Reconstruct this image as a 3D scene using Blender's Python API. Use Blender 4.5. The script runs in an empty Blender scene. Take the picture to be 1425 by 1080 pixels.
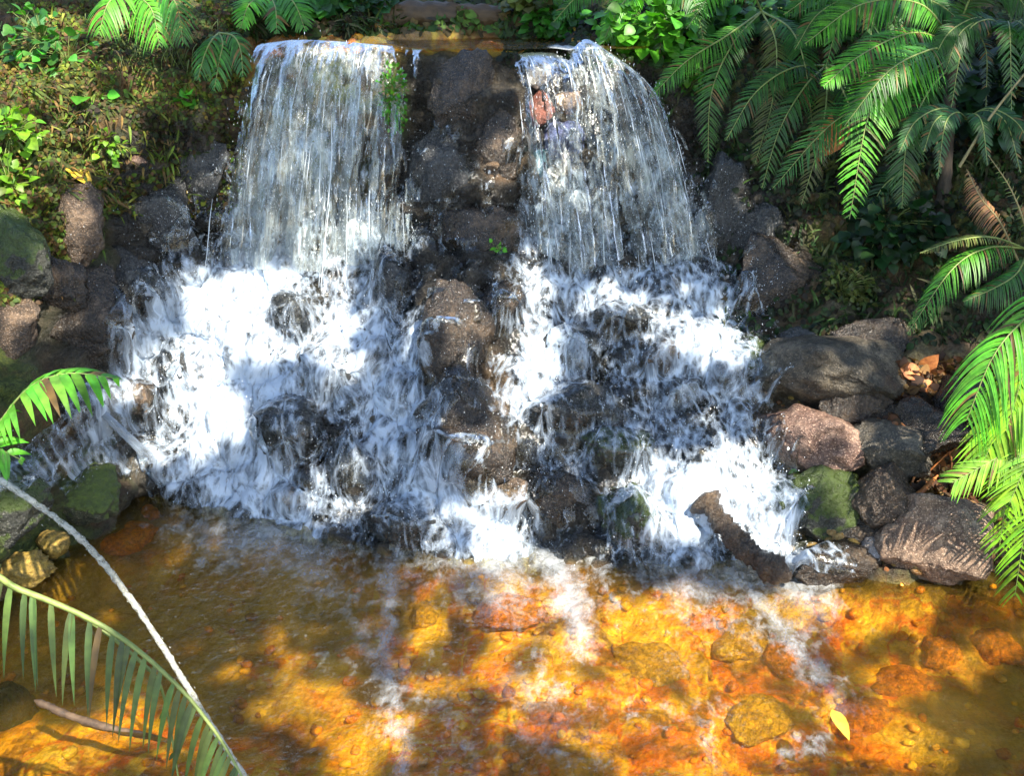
import bpy, bmesh, math, random
import numpy as np
from mathutils import Vector, Matrix, noise as mnoise
from mathutils.bvhtree import BVHTree
rng = np.random.default_rng(11); random.seed(11)
S = bpy.context.scene
COL = S.collection
R = math.radians

# ------------------------------------------------------------------ camera
CAM = np.array([0.0, 0.0, 2.2]); PITCH = R(22.0); FPX = 1528.0
FWD = np.array([0, math.cos(PITCH), -math.sin(PITCH)]); UPV = np.array([0, math.sin(PITCH), math.cos(PITCH)]); RGT = np.array([1.0, 0, 0])
cd = bpy.data.cameras.new("camera"); cam = bpy.data.objects.new("camera", cd); COL.objects.link(cam)
cam.location = CAM; cam.rotation_euler = (R(90) - PITCH, 0, 0)
cd.sensor_width = 36.0; cd.lens = 36.0 * FPX / 1425.0; cd.clip_end = 300; cd.clip_start = 0.02
S.camera = cam
def to_px(P):
    d = np.asarray(P, float) - CAM
    t = d @ FWD
    return 712.5 + FPX * (d @ RGT) / t, 540 - FPX * (d @ UPV) / t, t
def raydir(u, v):
    return RGT * ((u - 712.5) / FPX) + UPV * ((540 - v) / FPX) + FWD
def at_y(u, v, y):
    d = raydir(u, v); return CAM + d * (y / d[1])
def at_z(u, v, z):
    d = raydir(u, v); return CAM + d * ((z - CAM[2]) / d[2])

# ------------------------------------------------------------------ numpy noise
_perm = rng.permutation(256); _grad = rng.normal(size=(256, 3)); _grad /= np.linalg.norm(_grad, axis=1)[:, None]
def _h(i, j, k): return _perm[(_perm[(_perm[i & 255] + j) & 255] + k) & 255]
def pn(p):
    p = np.asarray(p, float); i = np.floor(p).astype(int); f = p - i; w = f * f * f * (f * (f * 6 - 15) + 10)
    out = 0
    for a in (0, 1):
        for b in (0, 1):
            for c in (0, 1):
                g = _grad[_h(i[..., 0] + a, i[..., 1] + b, i[..., 2] + c)]
                d = f - np.array([a, b, c])
                ww = (w[..., 0] if a else 1 - w[..., 0]) * (w[..., 1] if b else 1 - w[..., 1]) * (w[..., 2] if c else 1 - w[..., 2])
                out = out + ww * (g * d).sum(-1)
    return out * 1.6
def fbm(p, o=4, lac=2.1, gain=.5):
    s = 0; a = 1.0; q = np.asarray(p, float)
    for k in range(o):
        s = s + a * pn(q + 17.3 * k); q = q * lac; a *= gain
    return s
_rv = rng.random((256, 3))
def worley(p):
    p = np.asarray(p, float); i = np.floor(p).astype(int)
    f1 = np.full(p.shape[:-1], 9.0); f2 = f1.copy(); idr = np.zeros(p.shape[:-1])
    for a in (-1, 0, 1):
        for b in (-1, 0, 1):
            for c in (-1, 0, 1):
                h = _h(i[..., 0] + a, i[..., 1] + b, i[..., 2] + c)
                q = i + np.array([a, b, c]) + _rv[h]
                d = np.sqrt(((p - q) ** 2).sum(-1))
                m = d < f1
                f2 = np.where(m, f1, np.minimum(f2, d)); f1 = np.where(m, d, f1); idr = np.where(m, h / 255.0, idr)
    return f1, f2, idr
def sstep(a, b, x):
    t = np.clip((x - a) / (b - a), 0, 1); return t * t * (3 - 2 * t)

# ------------------------------------------------------------------ mesh helpers
def mesh_np(name, V, Fs, attrs=None, uv=None, smooth=True):
    me = bpy.data.meshes.new(name); V = np.ascontiguousarray(V, np.float32).reshape(-1, 3)
    Fs = [np.asarray(f, np.int32) for f in (Fs if isinstance(Fs, list) else [Fs]) if len(f)]
    me.vertices.add(len(V)); me.vertices.foreach_set("co", V.ravel())
    loops = np.concatenate([f.ravel() for f in Fs]); tot = np.concatenate([np.full(len(f), f.shape[1]) for f in Fs])
    me.loops.add(len(loops)); me.loops.foreach_set("vertex_index", loops)
    me.polygons.add(len(tot)); me.polygons.foreach_set("loop_start", np.concatenate([[0], np.cumsum(tot)[:-1]]).astype(np.int32))
    me.update(calc_edges=True)
    if uv is not None:
        l = me.uv_layers.new(name="UVMap"); l.data.foreach_set("uv", np.ascontiguousarray(uv, np.float32)[loops].ravel())
    for k, a in (attrs or {}).items():
        a = np.ascontiguousarray(a, np.float32)
        if a.ndim == 1: me.attributes.new(k, 'FLOAT', 'POINT').data.foreach_set("value", a)
        else:
            c = np.ones((len(V), 4), np.float32); c[:, :3] = a
            me.attributes.new(k, 'FLOAT_COLOR', 'POINT').data.foreach_set("color", c.ravel())
    me.polygons.foreach_set("use_smooth", np.full(len(tot), smooth, bool)); me.validate(); return me
def link(name, me, mat=None, parent=None):
    o = bpy.data.objects.new(name, me); COL.objects.link(o)
    if mat is not None and me is not None: me.materials.append(mat)
    if parent is not None: o.parent = parent
    return o
def tag(o, label=None, cat=None, group=None, kind=None):
    if label: o['label'] = label
    if cat: o['category'] = cat
    if group: o['group'] = group
    if kind: o['kind'] = kind
    return o
def empty(name, loc):
    o = bpy.data.objects.new(name, None); COL.objects.link(o); o.location = loc; o.empty_display_size = .05; return o
class MB:
    def __init__(s): s.V = []; s.F = {}; s.n = 0; s.A = {}
    def add(s, V, F, **attrs):
        V = np.asarray(V, float).reshape(-1, 3)
        for f in (F if isinstance(F, list) else [F]):
            f = np.asarray(f); s.F.setdefault(f.shape[1], []).append(f + s.n)
        for k, a in attrs.items():
            a = np.asarray(a, float)
            if a.ndim == 0 or (a.ndim == 1 and len(a) == 3 and len(V) != 3): a = np.broadcast_to(a, (len(V),) + a.shape)
            s.A.setdefault(k, []).append(a)
        s.V.append(V); s.n += len(V)
    def build(s, name, mat, parent=None, off=None, smooth=True):
        V = np.concatenate(s.V)
        if off is not None: V = V - np.asarray(off)
        me = mesh_np(name, V, [np.concatenate(f) for f in s.F.values()], {k: np.concatenate(a) for k, a in s.A.items()}, smooth=smooth)
        return link(name, me, mat, parent)
def unit(a): return a / np.maximum(np.linalg.norm(a, axis=-1, keepdims=True), 1e-9)
def tubes(P, Rr, ns=3, flat=1.0):
    """batch of tubes: P (N,K,3), Rr (N,K)"""
    P = np.asarray(P, float); Rr = np.asarray(Rr, float); N, K, _ = P.shape
    T = unit(np.gradient(P, axis=1)); ref = np.where(np.abs(T[..., 2:3]) > .9, np.array([0, 1.0, 0]), np.array([0, 0, 1.0]))
    A = unit(np.cross(T, ref)); B = np.cross(T, A)
    ang = np.arange(ns) * 2 * np.pi / ns
    V = P[:, :, None] + Rr[:, :, None, None] * (np.cos(ang)[:, None] * A[:, :, None] + flat * np.sin(ang)[:, None] * B[:, :, None])
    idx = np.arange(N * K * ns).reshape(N, K, ns); n = np.roll(idx, -1, 2)
    F = np.stack([idx[:, :-1], n[:, :-1], n[:, 1:], idx[:, 1:]], -1).reshape(-1, 4)
    return V.reshape(-1, 3), F
def octas(P, D, ln, w):
    """elongated droplets"""
    P = np.asarray(P, float); D = unit(np.asarray(D, float)); N = len(P)
    ref = np.where(np.abs(D[:, 2:3]) > .9, np.array([0, 1.0, 0]), np.array([0, 0, 1.0])); A = unit(np.cross(D, ref)); B = np.cross(D, A)
    ln = np.asarray(ln)[:, None]; w = np.asarray(w)[:, None]
    V = np.stack([P + D * ln, P - D * ln, P + A * w, P + B * w, P - A * w, P - B * w], 1)
    f = np.array([[0, 2, 3], [0, 3, 4], [0, 4, 5], [0, 5, 2], [1, 3, 2], [1, 4, 3], [1, 5, 4], [1, 2, 5]])
    F = (f[None] + np.arange(N)[:, None, None] * 6).reshape(-1, 3)
    return V.reshape(-1, 3), F
def curve(pts, n):
    """Catmull-Rom through pts"""
    p = np.asarray(pts, float); p = np.vstack([2 * p[0] - p[1], p, 2 * p[-1] - p[-2]]); m = len(p) - 3
    t = np.linspace(0, m - 1e-6, n); i = t.astype(int); f = (t - i)[:, None]
    a, b, c, d = p[i], p[i + 1], p[i + 2], p[i + 3]
    return .5 * (2 * b + (c - a) * f + (2 * a - 5 * b + 4 * c - d) * f ** 2 + (3 * b - a - 3 * c + d) * f ** 3)

# ------------------------------------------------------------------ materials
class NT:
    def __init__(s, name):
        s.m = bpy.data.materials.new(name); s.m.use_nodes = True; s.t = s.m.node_tree; s.t.nodes.clear(); s.out = s.t.nodes.new("ShaderNodeOutputMaterial")
    def n(s, typ, **kw):
        nd = s.t.nodes.new("ShaderNode" + typ)
        for k, v in kw.items():
            if k.startswith("_"): setattr(nd, k[1:], v)
            else: s.set(nd, k, v)
        return nd
    def set(s, nd, key, v):
        sock = nd.inputs[int(key[1:])] if key[0] == "i" and key[1:].isdigit() else nd.inputs[key.replace("__", " ")]
        if isinstance(v, tuple) and len(v) == 2 and hasattr(v[0], "outputs"): s.t.links.new(v[0].outputs[v[1]], sock)
        elif hasattr(v, "outputs"): s.t.links.new(v.outputs[0], sock)
        else:
            if sock.type == 'RGBA' and not np.isscalar(v) and len(v) == 3: v = (*v, 1)
            sock.default_value = v
    def ramp(s, fac, stops, interp='LINEAR'):
        r = s.n("ValToRGB", Fac=fac); e = r.color_ramp.elements; r.color_ramp.interpolation = interp
        while len(e) < len(stops): e.new(.5)
        for q, (p, c) in zip(e, stops):
            q.position = p; q.color = (c, c, c, 1) if np.isscalar(c) else (*c, 1)
        return r
    def mix(s, fac, a, b, blend='MIX'):
        m = s.n("Mix", _data_type='RGBA', _blend_type=blend); s.set(m, "i0", fac); s.set(m, "i6", a); s.set(m, "i7", b); return (m, 2)
    def math(s, op, a, b=0.0, clamp=False):
        m = s.n("Math", _operation=op, _use_clamp=clamp); s.set(m, "i0", a); s.set(m, "i1", b); return (m, 0)
    def attr(s, name): return s.n("Attribute", _attribute_name=name)
    def noise(s, vec, scale, detail=5, rough=.6, dist=0.0): return s.n("TexNoise", Vector=vec, Scale=scale, Detail=detail, Roughness=rough, Distortion=dist)
    def fin(s, sh): s.t.links.new(sh.outputs[0], s.out.inputs[0]); return s.m

def rock_mat(name, dark, mid, light, moss=0.0, mosscol=(.05, .09, .015), rough=.45, scale=1.0, speck=.5):
    k = NT(name); geo = k.n("NewGeometry"); tc = k.n("TexCoord"); co = (tc, 'Object')
    n1 = k.noise(co, 9 * scale, 8, .65); n2 = k.noise(co, 55 * scale, 6, .7); n3 = k.noise(co, 170 * scale, 3, .6)
    c = k.ramp((n1, 0), [(.3, dark), (.52, mid), (.72, light)])
    v = k.n("TexVoronoi", Vector=co, Scale=70 * scale)
    c2 = k.mix(k.ramp((n2, 0), [(.42, 0.0), (.62, .75)]), (c, 0), tuple(x * .35 for x in dark))
    c3 = k.mix(k.math('MULTIPLY', (k.ramp((n3, 0), [(.56, 0.0), (.66, 1.0)]), 0), speck), c2, tuple(min(1, x * 1.5 + .06) for x in light))
    if moss > 0:
        nz = k.n("SeparateXYZ", Vector=(geo, 'Normal')); mm = k.math('ADD', (nz, 2), (k.math('MULTIPLY', (k.noise(co, 14 * scale, 6, .65), 0), 1.6)))
        mk = k.ramp(mm, [(1.05 - moss * .9, 0.0), (1.3 - moss * .9, 1.0)])
        c3 = k.mix((mk, 0), c3, (k.ramp((n2, 0), [(.3, tuple(x * .45 for x in mosscol)), (.7, tuple(x * 1.5 for x in mosscol))]), 0))
    h = k.math('ADD', k.math('MULTIPLY', (n1, 0), 1.0), k.math('ADD', k.math('MULTIPLY', (n2, 0), .45), k.math('MULTIPLY', (n3, 0), .2)))
    b = k.n("Bump", Height=h, Strength=.9, Distance=.03)
    p = k.n("BsdfPrincipled", Base__Color=c3, Roughness=(k.ramp((n2, 0), [(.3, rough - .18), (.7, rough + .2)]), 0), Normal=b); p.inputs['Specular IOR Level'].default_value = .6
    return k.fin(p)

M = {}
M['wet'] = rock_mat("wet_dark_rock", (.01, .011, .012), (.032, .032, .031), (.1, .098, .09), rough=.24, speck=.55)
M['wetmoss'] = rock_mat("wet_mossy_rock", (.012, .013, .01), (.035, .036, .026), (.09, .09, .06), moss=.12, mosscol=(.035, .055, .006), rough=.3)
M['brown'] = rock_mat("brown_rock", (.02, .013, .008), (.09, .058, .034), (.25, .165, .1), rough=.32, speck=.6)
M['ridge'] = rock_mat("wet_brown_rock", (.008, .006, .005), (.034, .024, .015), (.15, .1, .06), rough=.2, speck=.4)
M['tan'] = rock_mat("tan_rock", (.07, .035, .02), (.25, .155, .095), (.46, .32, .21), rough=.5, speck=.6)
M['pink'] = rock_mat("pink_rock", (.09, .04, .028), (.2, .115, .08), (.44, .29, .2), rough=.5, speck=.7)
M['grey'] = rock_mat("grey_rock", (.015, .015, .012), (.085, .068, .044), (.28, .225, .15), moss=.0, rough=.38, speck=.35)
M['pale'] = rock_mat("pale_rock", (.15, .12, .1), (.36, .3, .26), (.6, .54, .5), rough=.55)
M['moss'] = rock_mat("mossy_rock", (.02, .025, .012), (.06, .065, .03), (.15, .13, .07), moss=.55, mosscol=(.06, .085, .01), rough=.7, speck=.7)
M['yellow'] = rock_mat("yellow_rock", (.14, .085, .012), (.3, .19, .025), (.45, .3, .05), rough=.5, speck=.2)
M['orange'] = rock_mat("orange_rock", (.35, .1, .008), (.75, .24, .015), (.85, .4, .05), rough=.6, speck=.2)
M['gold'] = rock_mat("sunken_gold_rock", (.45, .22, .015), (.8, .48, .04), (.9, .66, .14), rough=.5, speck=.3)
M['red'] = rock_mat("red_standin", (.1, .03, .02), (.28, .09, .06), (.4, .2, .15), rough=.4)
M['blue'] = rock_mat("blue_standin", (.035, .04, .1), (.1, .12, .27), (.25, .28, .42), rough=.4)
M['teal'] = rock_mat("teal_standin", (.015, .05, .07), (.05, .14, .19), (.15, .28, .33), rough=.4)

def leaf_mat(name, bright=1.0, gloss=.45):
    k = NT(name); a = k.attr("tint"); tc = k.n("TexCoord"); n = k.noise((tc, 'Object'), 30, 3, .6)
    c = k.mix(1.0, (a, 'Color'), (k.ramp((n, 0), [(.3, .6 * bright), (.7, 1.3 * bright)]), 0), 'MULTIPLY')
    p = k.n("BsdfPrincipled", Base__Color=c, Roughness=gloss); tr = k.n("BsdfTranslucent", Color=k.mix(1.0, c, (1.0, 1.25, .45), 'MULTIPLY'))
    m = k.n("MixShader", Fac=.32); k.t.links.new(p.outputs[0], m.inputs[1]); k.t.links.new(tr.outputs[0], m.inputs[2]); return k.fin(m)
M['leaf'] = leaf_mat("leaf_green")
M['mossleaf'] = leaf_mat("moss_green", 1.0, .7)
def plain_mat(name, c1, c2, rough=.6, scale=25, stretch=(1, 1, 1), bump=.4):
    k = NT(name); tc = k.n("TexCoord"); mp = k.n("Mapping", Vector=(tc, 'Object'), Scale=stretch); n = k.noise((mp, 0), scale, 6, .65)
    b = k.n("Bump", Height=(n, 0), Strength=bump, Distance=.01)
    return k.fin(k.n("BsdfPrincipled", Base__Color=(k.ramp((n, 0), [(.3, c1), (.7, c2)]), 0), Roughness=rough, Normal=b))
M['wood'] = plain_mat("weathered_wood", (.03, .018, .01), (.14, .085, .045), .6, 30)
M['driftwood'] = rock_mat("wet_driftwood", (.012, .008, .005), (.055, .034, .018), (.2, .135, .08), rough=.3, scale=1.3, speck=.4)
M['bark'] = plain_mat("dark_bark", (.012, .009, .006), (.07, .05, .03), .8, 40, (1, 1, .25), .9)
M['log'] = plain_mat("mossy_log", (.02, .013, .006), (.1, .06, .025), .6, 22, (.25, 1, 1), .8)
M['deadleaf'] = plain_mat("dead_leaf", (.22, .06, .015), (.55, .2, .05), .6, 40)
M['yellowleaf'] = plain_mat("yellow_leaf", (.5, .28, .02), (.75, .5, .05), .5, 40)
M['redleaf'] = plain_mat("red_leaf", (.45, .03, .03), (.6, .08, .07), .5, 40)
M['stalk'] = plain_mat("green_stalk", (.1, .14, .03), (.25, .3, .08), .5, 30)
M['drystalk'] = plain_mat("dry_stalk", (.16, .13, .05), (.36, .3, .14), .6, 30)

# terrain material: cell = stone id, moss, bed, wet attributes
def terrain_mat():
    k = NT("terrain_rock_and_soil"); tc = k.n("TexCoord"); co = (tc, 'Object'); moss = k.attr("moss"); bed = k.attr("bed"); cell = k.attr("cell"); tan = k.attr("tan")
    n1 = k.noise(co, 7, 8, .68); n2 = k.noise(co, 45, 6, .7); n3 = k.noise(co, 140, 3, .6)
    rock = k.ramp((n1, 0), [(.36, (.01, .009, .008)), (.52, (.05, .042, .031)), (.68, (.2, .16, .11))])
    rock = k.mix(k.ramp((n2, 0), [(.4, 0.0), (.62, .7)]), (rock, 0), (.012, .012, .012))
    rock = k.mix((tan, 'Fac'), rock, (k.ramp((n2, 0), [(.3, (.08, .045, .025)), (.6, (.3, .2, .12)), (.8, (.5, .38, .27))]), 0))
    rock = k.mix(k.math('MULTIPLY', (k.ramp((n3, 0), [(.56, 0.0), (.64, 1.0)]), 0), .4), rock, (.16, .15, .13))
    soil = k.ramp((n1, 0), [(.34, (.02, .013, .006)), (.5, (.1, .055, .02)), (.7, (.2, .12, .035))])
    mossc = k.ramp((n2, 0), [(.32, (.015, .025, .004)), (.5, (.06, .085, .012)), (.72, (.16, .18, .02))])
    soil = k.mix(k.ramp((k.noise(co, 5, 5, .6), 0), [(.42, 0.0), (.56, 1.0)]), (soil, 0), (mossc, 0))
    c = k.mix((moss, 'Fac'), rock, soil)
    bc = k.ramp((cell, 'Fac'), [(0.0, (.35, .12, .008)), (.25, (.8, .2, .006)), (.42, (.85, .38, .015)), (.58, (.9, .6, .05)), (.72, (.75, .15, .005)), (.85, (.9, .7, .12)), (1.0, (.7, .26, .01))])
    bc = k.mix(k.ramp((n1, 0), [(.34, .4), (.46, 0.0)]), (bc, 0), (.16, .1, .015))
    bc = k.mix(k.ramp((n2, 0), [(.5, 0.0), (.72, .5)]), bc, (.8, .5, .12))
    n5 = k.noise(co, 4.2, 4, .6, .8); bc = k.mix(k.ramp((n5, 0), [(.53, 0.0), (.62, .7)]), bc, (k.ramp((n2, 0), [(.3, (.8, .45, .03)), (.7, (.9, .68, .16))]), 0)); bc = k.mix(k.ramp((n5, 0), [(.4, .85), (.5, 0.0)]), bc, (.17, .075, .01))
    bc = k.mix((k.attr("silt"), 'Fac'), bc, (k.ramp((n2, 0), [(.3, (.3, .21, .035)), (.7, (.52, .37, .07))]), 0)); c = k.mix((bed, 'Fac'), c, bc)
    h = k.math('ADD', (n1, 0), k.math('ADD', k.math('MULTIPLY', (n2, 0), .5), k.math('MULTIPLY', (n3, 0), .25)))
    b = k.n("Bump", Height=h, Strength=k.math('SUBTRACT', 1.0, k.math('MULTIPLY', (bed, 'Fac'), .65)), Distance=.06)
    ro = k.mix((moss, 'Fac'), (k.ramp((n2, 0), [(.3, .12), (.7, .42)]), 0), (.85, .85, .85))
    p = k.n("BsdfPrincipled", Base__Color=c, Roughness=ro, Normal=b); return k.fin(p)
M['terrain'] = terrain_mat()

def foam_mat(name, sx, sy, lo, hi, tint, fine=1.0, warp=.8, amax=1.0, streak=0.0, lace=0.0):
    """white water: dense where 'cov' is high, thin veils and flow-wise flecks where it is low"""
    k = NT(name); uv = k.n("UVMap"); cov = k.attr("cov")
    def nz(fx, fy, det, dist): return k.noise((k.n("Mapping", Vector=(uv, 0), Scale=(sx * fx, sy * fy, 1)), 0), 1.0, det, .62, dist)
    n0 = nz(.3, .35, 3, .6); n1 = nz(1, 1, 5, warp); n2 = nz(3.3, 2.6, 4, warp * .6)
    def ce(n, w): return k.math('MULTIPLY', k.math('SUBTRACT', (n, 0), .5), w)
    f = k.math('ADD', (cov, 'Fac'), k.math('ADD', ce(n0, .8), k.math('ADD', ce(n1, 1.3), ce(n2, 1.0 * fine))))
    if lace:
        vm = k.n("Mapping", Vector=(uv, 0), Scale=(sx * 1.5, sy * 1.5, 1)); vv = k.n("VectorMath", _operation='ADD', i0=(vm, 0), i1=k.n("VectorMath", _operation='SCALE', i0=(n1, 1), Scale=.9))
        vo = k.n("TexVoronoi", Vector=(vv, 0), Scale=1.0); f = k.math('ADD', f, k.math('MULTIPLY', k.math('SUBTRACT', (vo, 0), .46), lace))
    if streak: f = k.math('ADD', f, ce(nz(2.2, .12, 3, .1), streak))
    a = k.ramp(f, [(lo, 0.0), (lo * .55 + hi * .45, .5 * amax), (hi, amax)])
    b = k.n("Bump", Height=k.math('ADD', (n1, 0), k.math('MULTIPLY', (n2, 0), .4)), Strength=.4, Distance=.02)
    p = k.n("BsdfPrincipled", Base__Color=tint, Roughness=.3, Normal=b); tr = k.n("BsdfTranslucent", Color=tint); wm = k.n("MixShader", Fac=.25)
    k.t.links.new(p.outputs[0], wm.inputs[1]); k.t.links.new(tr.outputs[0], wm.inputs[2])
    g = k.n("BsdfGlossy", Roughness=.1, Normal=b); t = k.n("BsdfTransparent", Color=(.95, .97, .95)); fr = k.n("Fresnel", IOR=1.33, Normal=b)
    fm = k.math('MULTIPLY', (fr, 0), 1.8, True); w = k.n("MixShader", Fac=fm); k.t.links.new(t.outputs[0], w.inputs[1]); k.t.links.new(g.outputs[0], w.inputs[2])
    m = k.n("MixShader", Fac=(a, 0)); k.t.links.new(w.outputs[0], m.inputs[1]); k.t.links.new(wm.outputs[0], m.inputs[2]); return k.fin(m)
M['foam'] = foam_mat("white_water", 28, 15, .31, 1.25, (.56, .65, .76), .85, lace=.75)
M['curtain'] = foam_mat("falling_water", 30, 10, .24, 1.32, (.66, .73, .7), 1.3, .6, .76, .45)
def pool_mat():
    k = NT("pool_water"); cov = k.attr("cov"); tc = k.n("TexCoord"); co = (tc, 'Object')
    mp = k.n("Mapping", Vector=co, Scale=(1.0, .6, 1)); n1 = k.noise((mp, 0), 38, 6, .65, 1.0); n2 = k.noise((mp, 0), 13, 4, .6, .6)
    n3 = k.noise((mp, 0), 24, 8, .75, .4)
    b = k.n("Bump", Height=k.math('ADD', (n1, 0), (n2, 0)), Strength=.8, Distance=.03)
    t = k.n("BsdfTransparent", Color=(.99, .86, .42)); g = k.n("BsdfGlossy", Roughness=.06, Normal=b); fr = k.n("Fresnel", IOR=1.33, Normal=b)
    w = k.n("MixShader", Fac=k.math('MULTIPLY', (fr, 0), 1.0, True)); k.t.links.new(t.outputs[0], w.inputs[1]); k.t.links.new(g.outputs[0], w.inputs[2])
    mk = k.n("BsdfDiffuse", Color=(.3, .19, .03)); wk = k.n("MixShader", Fac=.06); k.t.links.new(w.outputs[0], wk.inputs[1]); k.t.links.new(mk.outputs[0], wk.inputs[2])
    f = k.math('ADD', (cov, 'Fac'), k.math('MULTIPLY', k.math('SUBTRACT', (n3, 0), .5), 1.5)); a = k.ramp(f, [(.2, 0.0), (1.25, .58)])
    p = k.n("BsdfPrincipled", Base__Color=(.85, .9, .93), Roughness=.4, Normal=b)
    m = k.n("MixShader", Fac=(a, 0)); k.t.links.new(wk.outputs[0], m.inputs[1]); k.t.links.new(p.outputs[0], m.inputs[2]); return k.fin(m)
M['pool'] = pool_mat()
def drop_mat():
    k = NT("water_drops"); p = k.n("BsdfPrincipled", Base__Color=(.86, .92, .97), Roughness=.15); t = k.n("BsdfTransparent"); m = k.n("MixShader", Fac=.35)
    k.t.links.new(p.outputs[0], m.inputs[1]); k.t.links.new(t.outputs[0], m.inputs[2]); return k.fin(m)
M['drops'] = drop_mat()
def jet_mat():
    k = NT("clear_jet_water"); tc = k.n("TexCoord"); n = k.noise((tc, 'Object'), 60, 4, .6, .5); b = k.n("Bump", Height=(n, 0), Strength=.7, Distance=.01)
    p = k.n("BsdfPrincipled", Base__Color=(.5, .49, .43), Roughness=.12, Normal=b); t = k.n("BsdfTransparent", Color=(.92, .94, .9)); m = k.n("MixShader", Fac=(k.ramp((n, 0), [(.34, .8), (.62, .3)]), 0))
    k.t.links.new(p.outputs[0], m.inputs[1]); k.t.links.new(t.outputs[0], m.inputs[2]); return k.fin(m)
M['jet'] = jet_mat()

# ------------------------------------------------------------------ terrain: bed > foot > slope > wall > lip > upper bed > back bank
KEYS = [
 (-6.0, (-1.0,.6),(-.5,.7),(0,.9),(1.5,1.2),(3,1.5),(4,1.8),(4.8,2.1),(5.2,2.3),(5.8,2.6),(12,5.5)),
 (-3.2, (-1,-.2),(.2,.0),(.8,.2),(2.0,.55),(3.1,1.0),(3.9,1.5),(4.6,1.8),(5.1,1.95),(5.6,2.2),(12,5.2)),
 (-2.4, (-1,-.2),(.9,-.18),(1.5,0),(2.6,.5),(3.4,.9),(4.1,1.35),(4.65,1.62),(5.1,1.8),(5.6,2.06),(12,4.8)),
 (-1.95, (-1,-.2),(2.2,-.19),(2.9,-.02),(3.4,.3),(3.88,.65),(4.3,1.12),(4.75,1.5),(5.1,1.72),(5.6,2.0),(12,4.6)),
 (-1.75, (-1,-.2),(3.25,-.19),(3.75,-.02),(4.02,.4),(4.35,.75),(4.56,1.05),(4.85,1.45),(5.15,1.7),(5.6,1.97),(12,4.5)),
 (-1.55, (-1,-.2),(3.85,-.19),(4.2,-.02),(4.37,.28),(4.6,.6),(4.8,.9),(4.98,1.45),(5.2,1.7),(5.6,1.95),(12,4.5)),
 (-1.28, (-1,-.2),(3.8,-.19),(4.12,-.02),(4.4,.3),(4.7,.62),(4.9,.92),(5.06,1.5),(5.3,1.75),(5.75,1.97),(12,4.5)),
 (-1.12, (-1,-.2),(3.7,-.19),(4.02,-.02),(4.33,.3),(4.66,.63),(4.95,.97),(5.15,1.74),(5.5,1.78),(5.85,1.96),(12,4.5)),
 (-.5, (-1,-.2),(3.4,-.19),(3.76,-.02),(4.15,.3),(4.55,.62),(4.96,.95),(5.15,1.75),(5.6,1.74),(5.9,1.93),(12,4.5)),
 (-.36, (-1,-.2),(3.38,-.19),(3.72,-.02),(4.1,.33),(4.5,.66),(4.88,1.0),(5.07,1.74),(5.6,1.74),(5.88,1.92),(12,4.5)),
 (0.0, (-1,-.2),(3.35,-.19),(3.7,-.02),(4.1,.35),(4.5,.68),(4.84,1.03),(5.05,1.735),(5.6,1.74),(5.85,1.92),(12,4.5)),
 (.1, (-1,-.2),(3.35,-.19),(3.69,-.02),(4.1,.32),(4.5,.65),(4.97,.97),(5.17,1.73),(5.6,1.74),(5.85,1.93),(12,4.5)),
 (.36, (-1,-.2),(3.32,-.19),(3.67,-.02),(4.07,.3),(4.5,.62),(4.97,.97),(5.19,1.79),(5.6,1.8),(5.85,1.97),(12,4.5)),
 (.6, (-1,-.2),(3.3,-.19),(3.65,-.02),(4.05,.3),(4.45,.64),(4.95,.97),(5.2,1.64),(5.5,1.8),(5.85,1.99),(12,4.5)),
 (.9, (-1,-.2),(3.28,-.19),(3.62,-.02),(4.0,.3),(4.4,.66),(4.85,.97),(5.15,1.45),(5.45,1.76),(5.85,2.0),(12,4.6)),
 (1.3, (-1,-.2),(3.25,-.19),(3.57,-.02),(3.9,.28),(4.3,.64),(4.72,.87),(5.1,1.4),(5.4,1.76),(5.8,2.0),(12,4.7)),
 (1.9, (-1,-.2),(3.2,-.19),(3.53,-.02),(3.8,.3),(4.2,.68),(4.6,.93),(5.0,1.43),(5.3,1.78),(5.8,2.06),(12,4.8)),
 (2.6, (-1,-.2),(2.7,-.19),(3.1,-.02),(3.45,.4),(3.9,.8),(4.4,1.2),(4.9,1.65),(5.3,1.95),(5.8,2.25),(12,5)),
 (3.4, (-1,-.2),(.6,-.1),(1.3,.1),(2.4,.5),(3.2,.95),(4,1.45),(4.7,1.85),(5.3,2.15),(5.8,2.45),(12,5.2)),
 (6.0, (-1.0,.6),(-.5,.7),(0,.9),(1.5,1.3),(3,1.8),(4,2.1),(4.8,2.4),(5.2,2.6),(5.8,2.9),(12,5.8))]
KX = np.array([k[0] for k in KEYS]); KP = np.array([k[1:] for k in KEYS])
NR = [110, 16, 40, 40, 38, 62, 28, 26, 26]
xs = np.concatenate([np.linspace(-6, -2.35, 50)[:-1], np.linspace(-2.35, 2.35, 377), np.linspace(2.35, 6, 50)[1:]]); NX = len(xs)
sp = np.concatenate([i + np.arange(n) / n for i, n in enumerate(NR)] + [[9.0]]); NS = len(sp)
prof = np.stack([np.stack([np.interp(xs, KX, KP[:, j, c]) for c in (0, 1)], -1) for j in range(10)], 0)   # 10,NX,2
i0 = np.minimum(sp.astype(int), 8); fr = (sp - i0)[:, None, None]
G = prof[i0] * (1 - fr) + prof[i0 + 1] * fr                                     # NS,NX,2
def blur(a, n, ax):
    for _ in range(n):
        b = np.concatenate([a.take([0], ax), a, a.take([-1], ax)], ax); m = a.shape[ax]
        a = .25 * b.take(range(0, m), ax) + .5 * b.take(range(1, m + 1), ax) + .25 * b.take(range(2, m + 2), ax)
    return a
G = blur(blur(G, 10, 0), 14, 1)
T0 = np.stack([np.broadcast_to(xs, (NS, NX)), G[..., 0], G[..., 1]], -1).copy()
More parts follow.
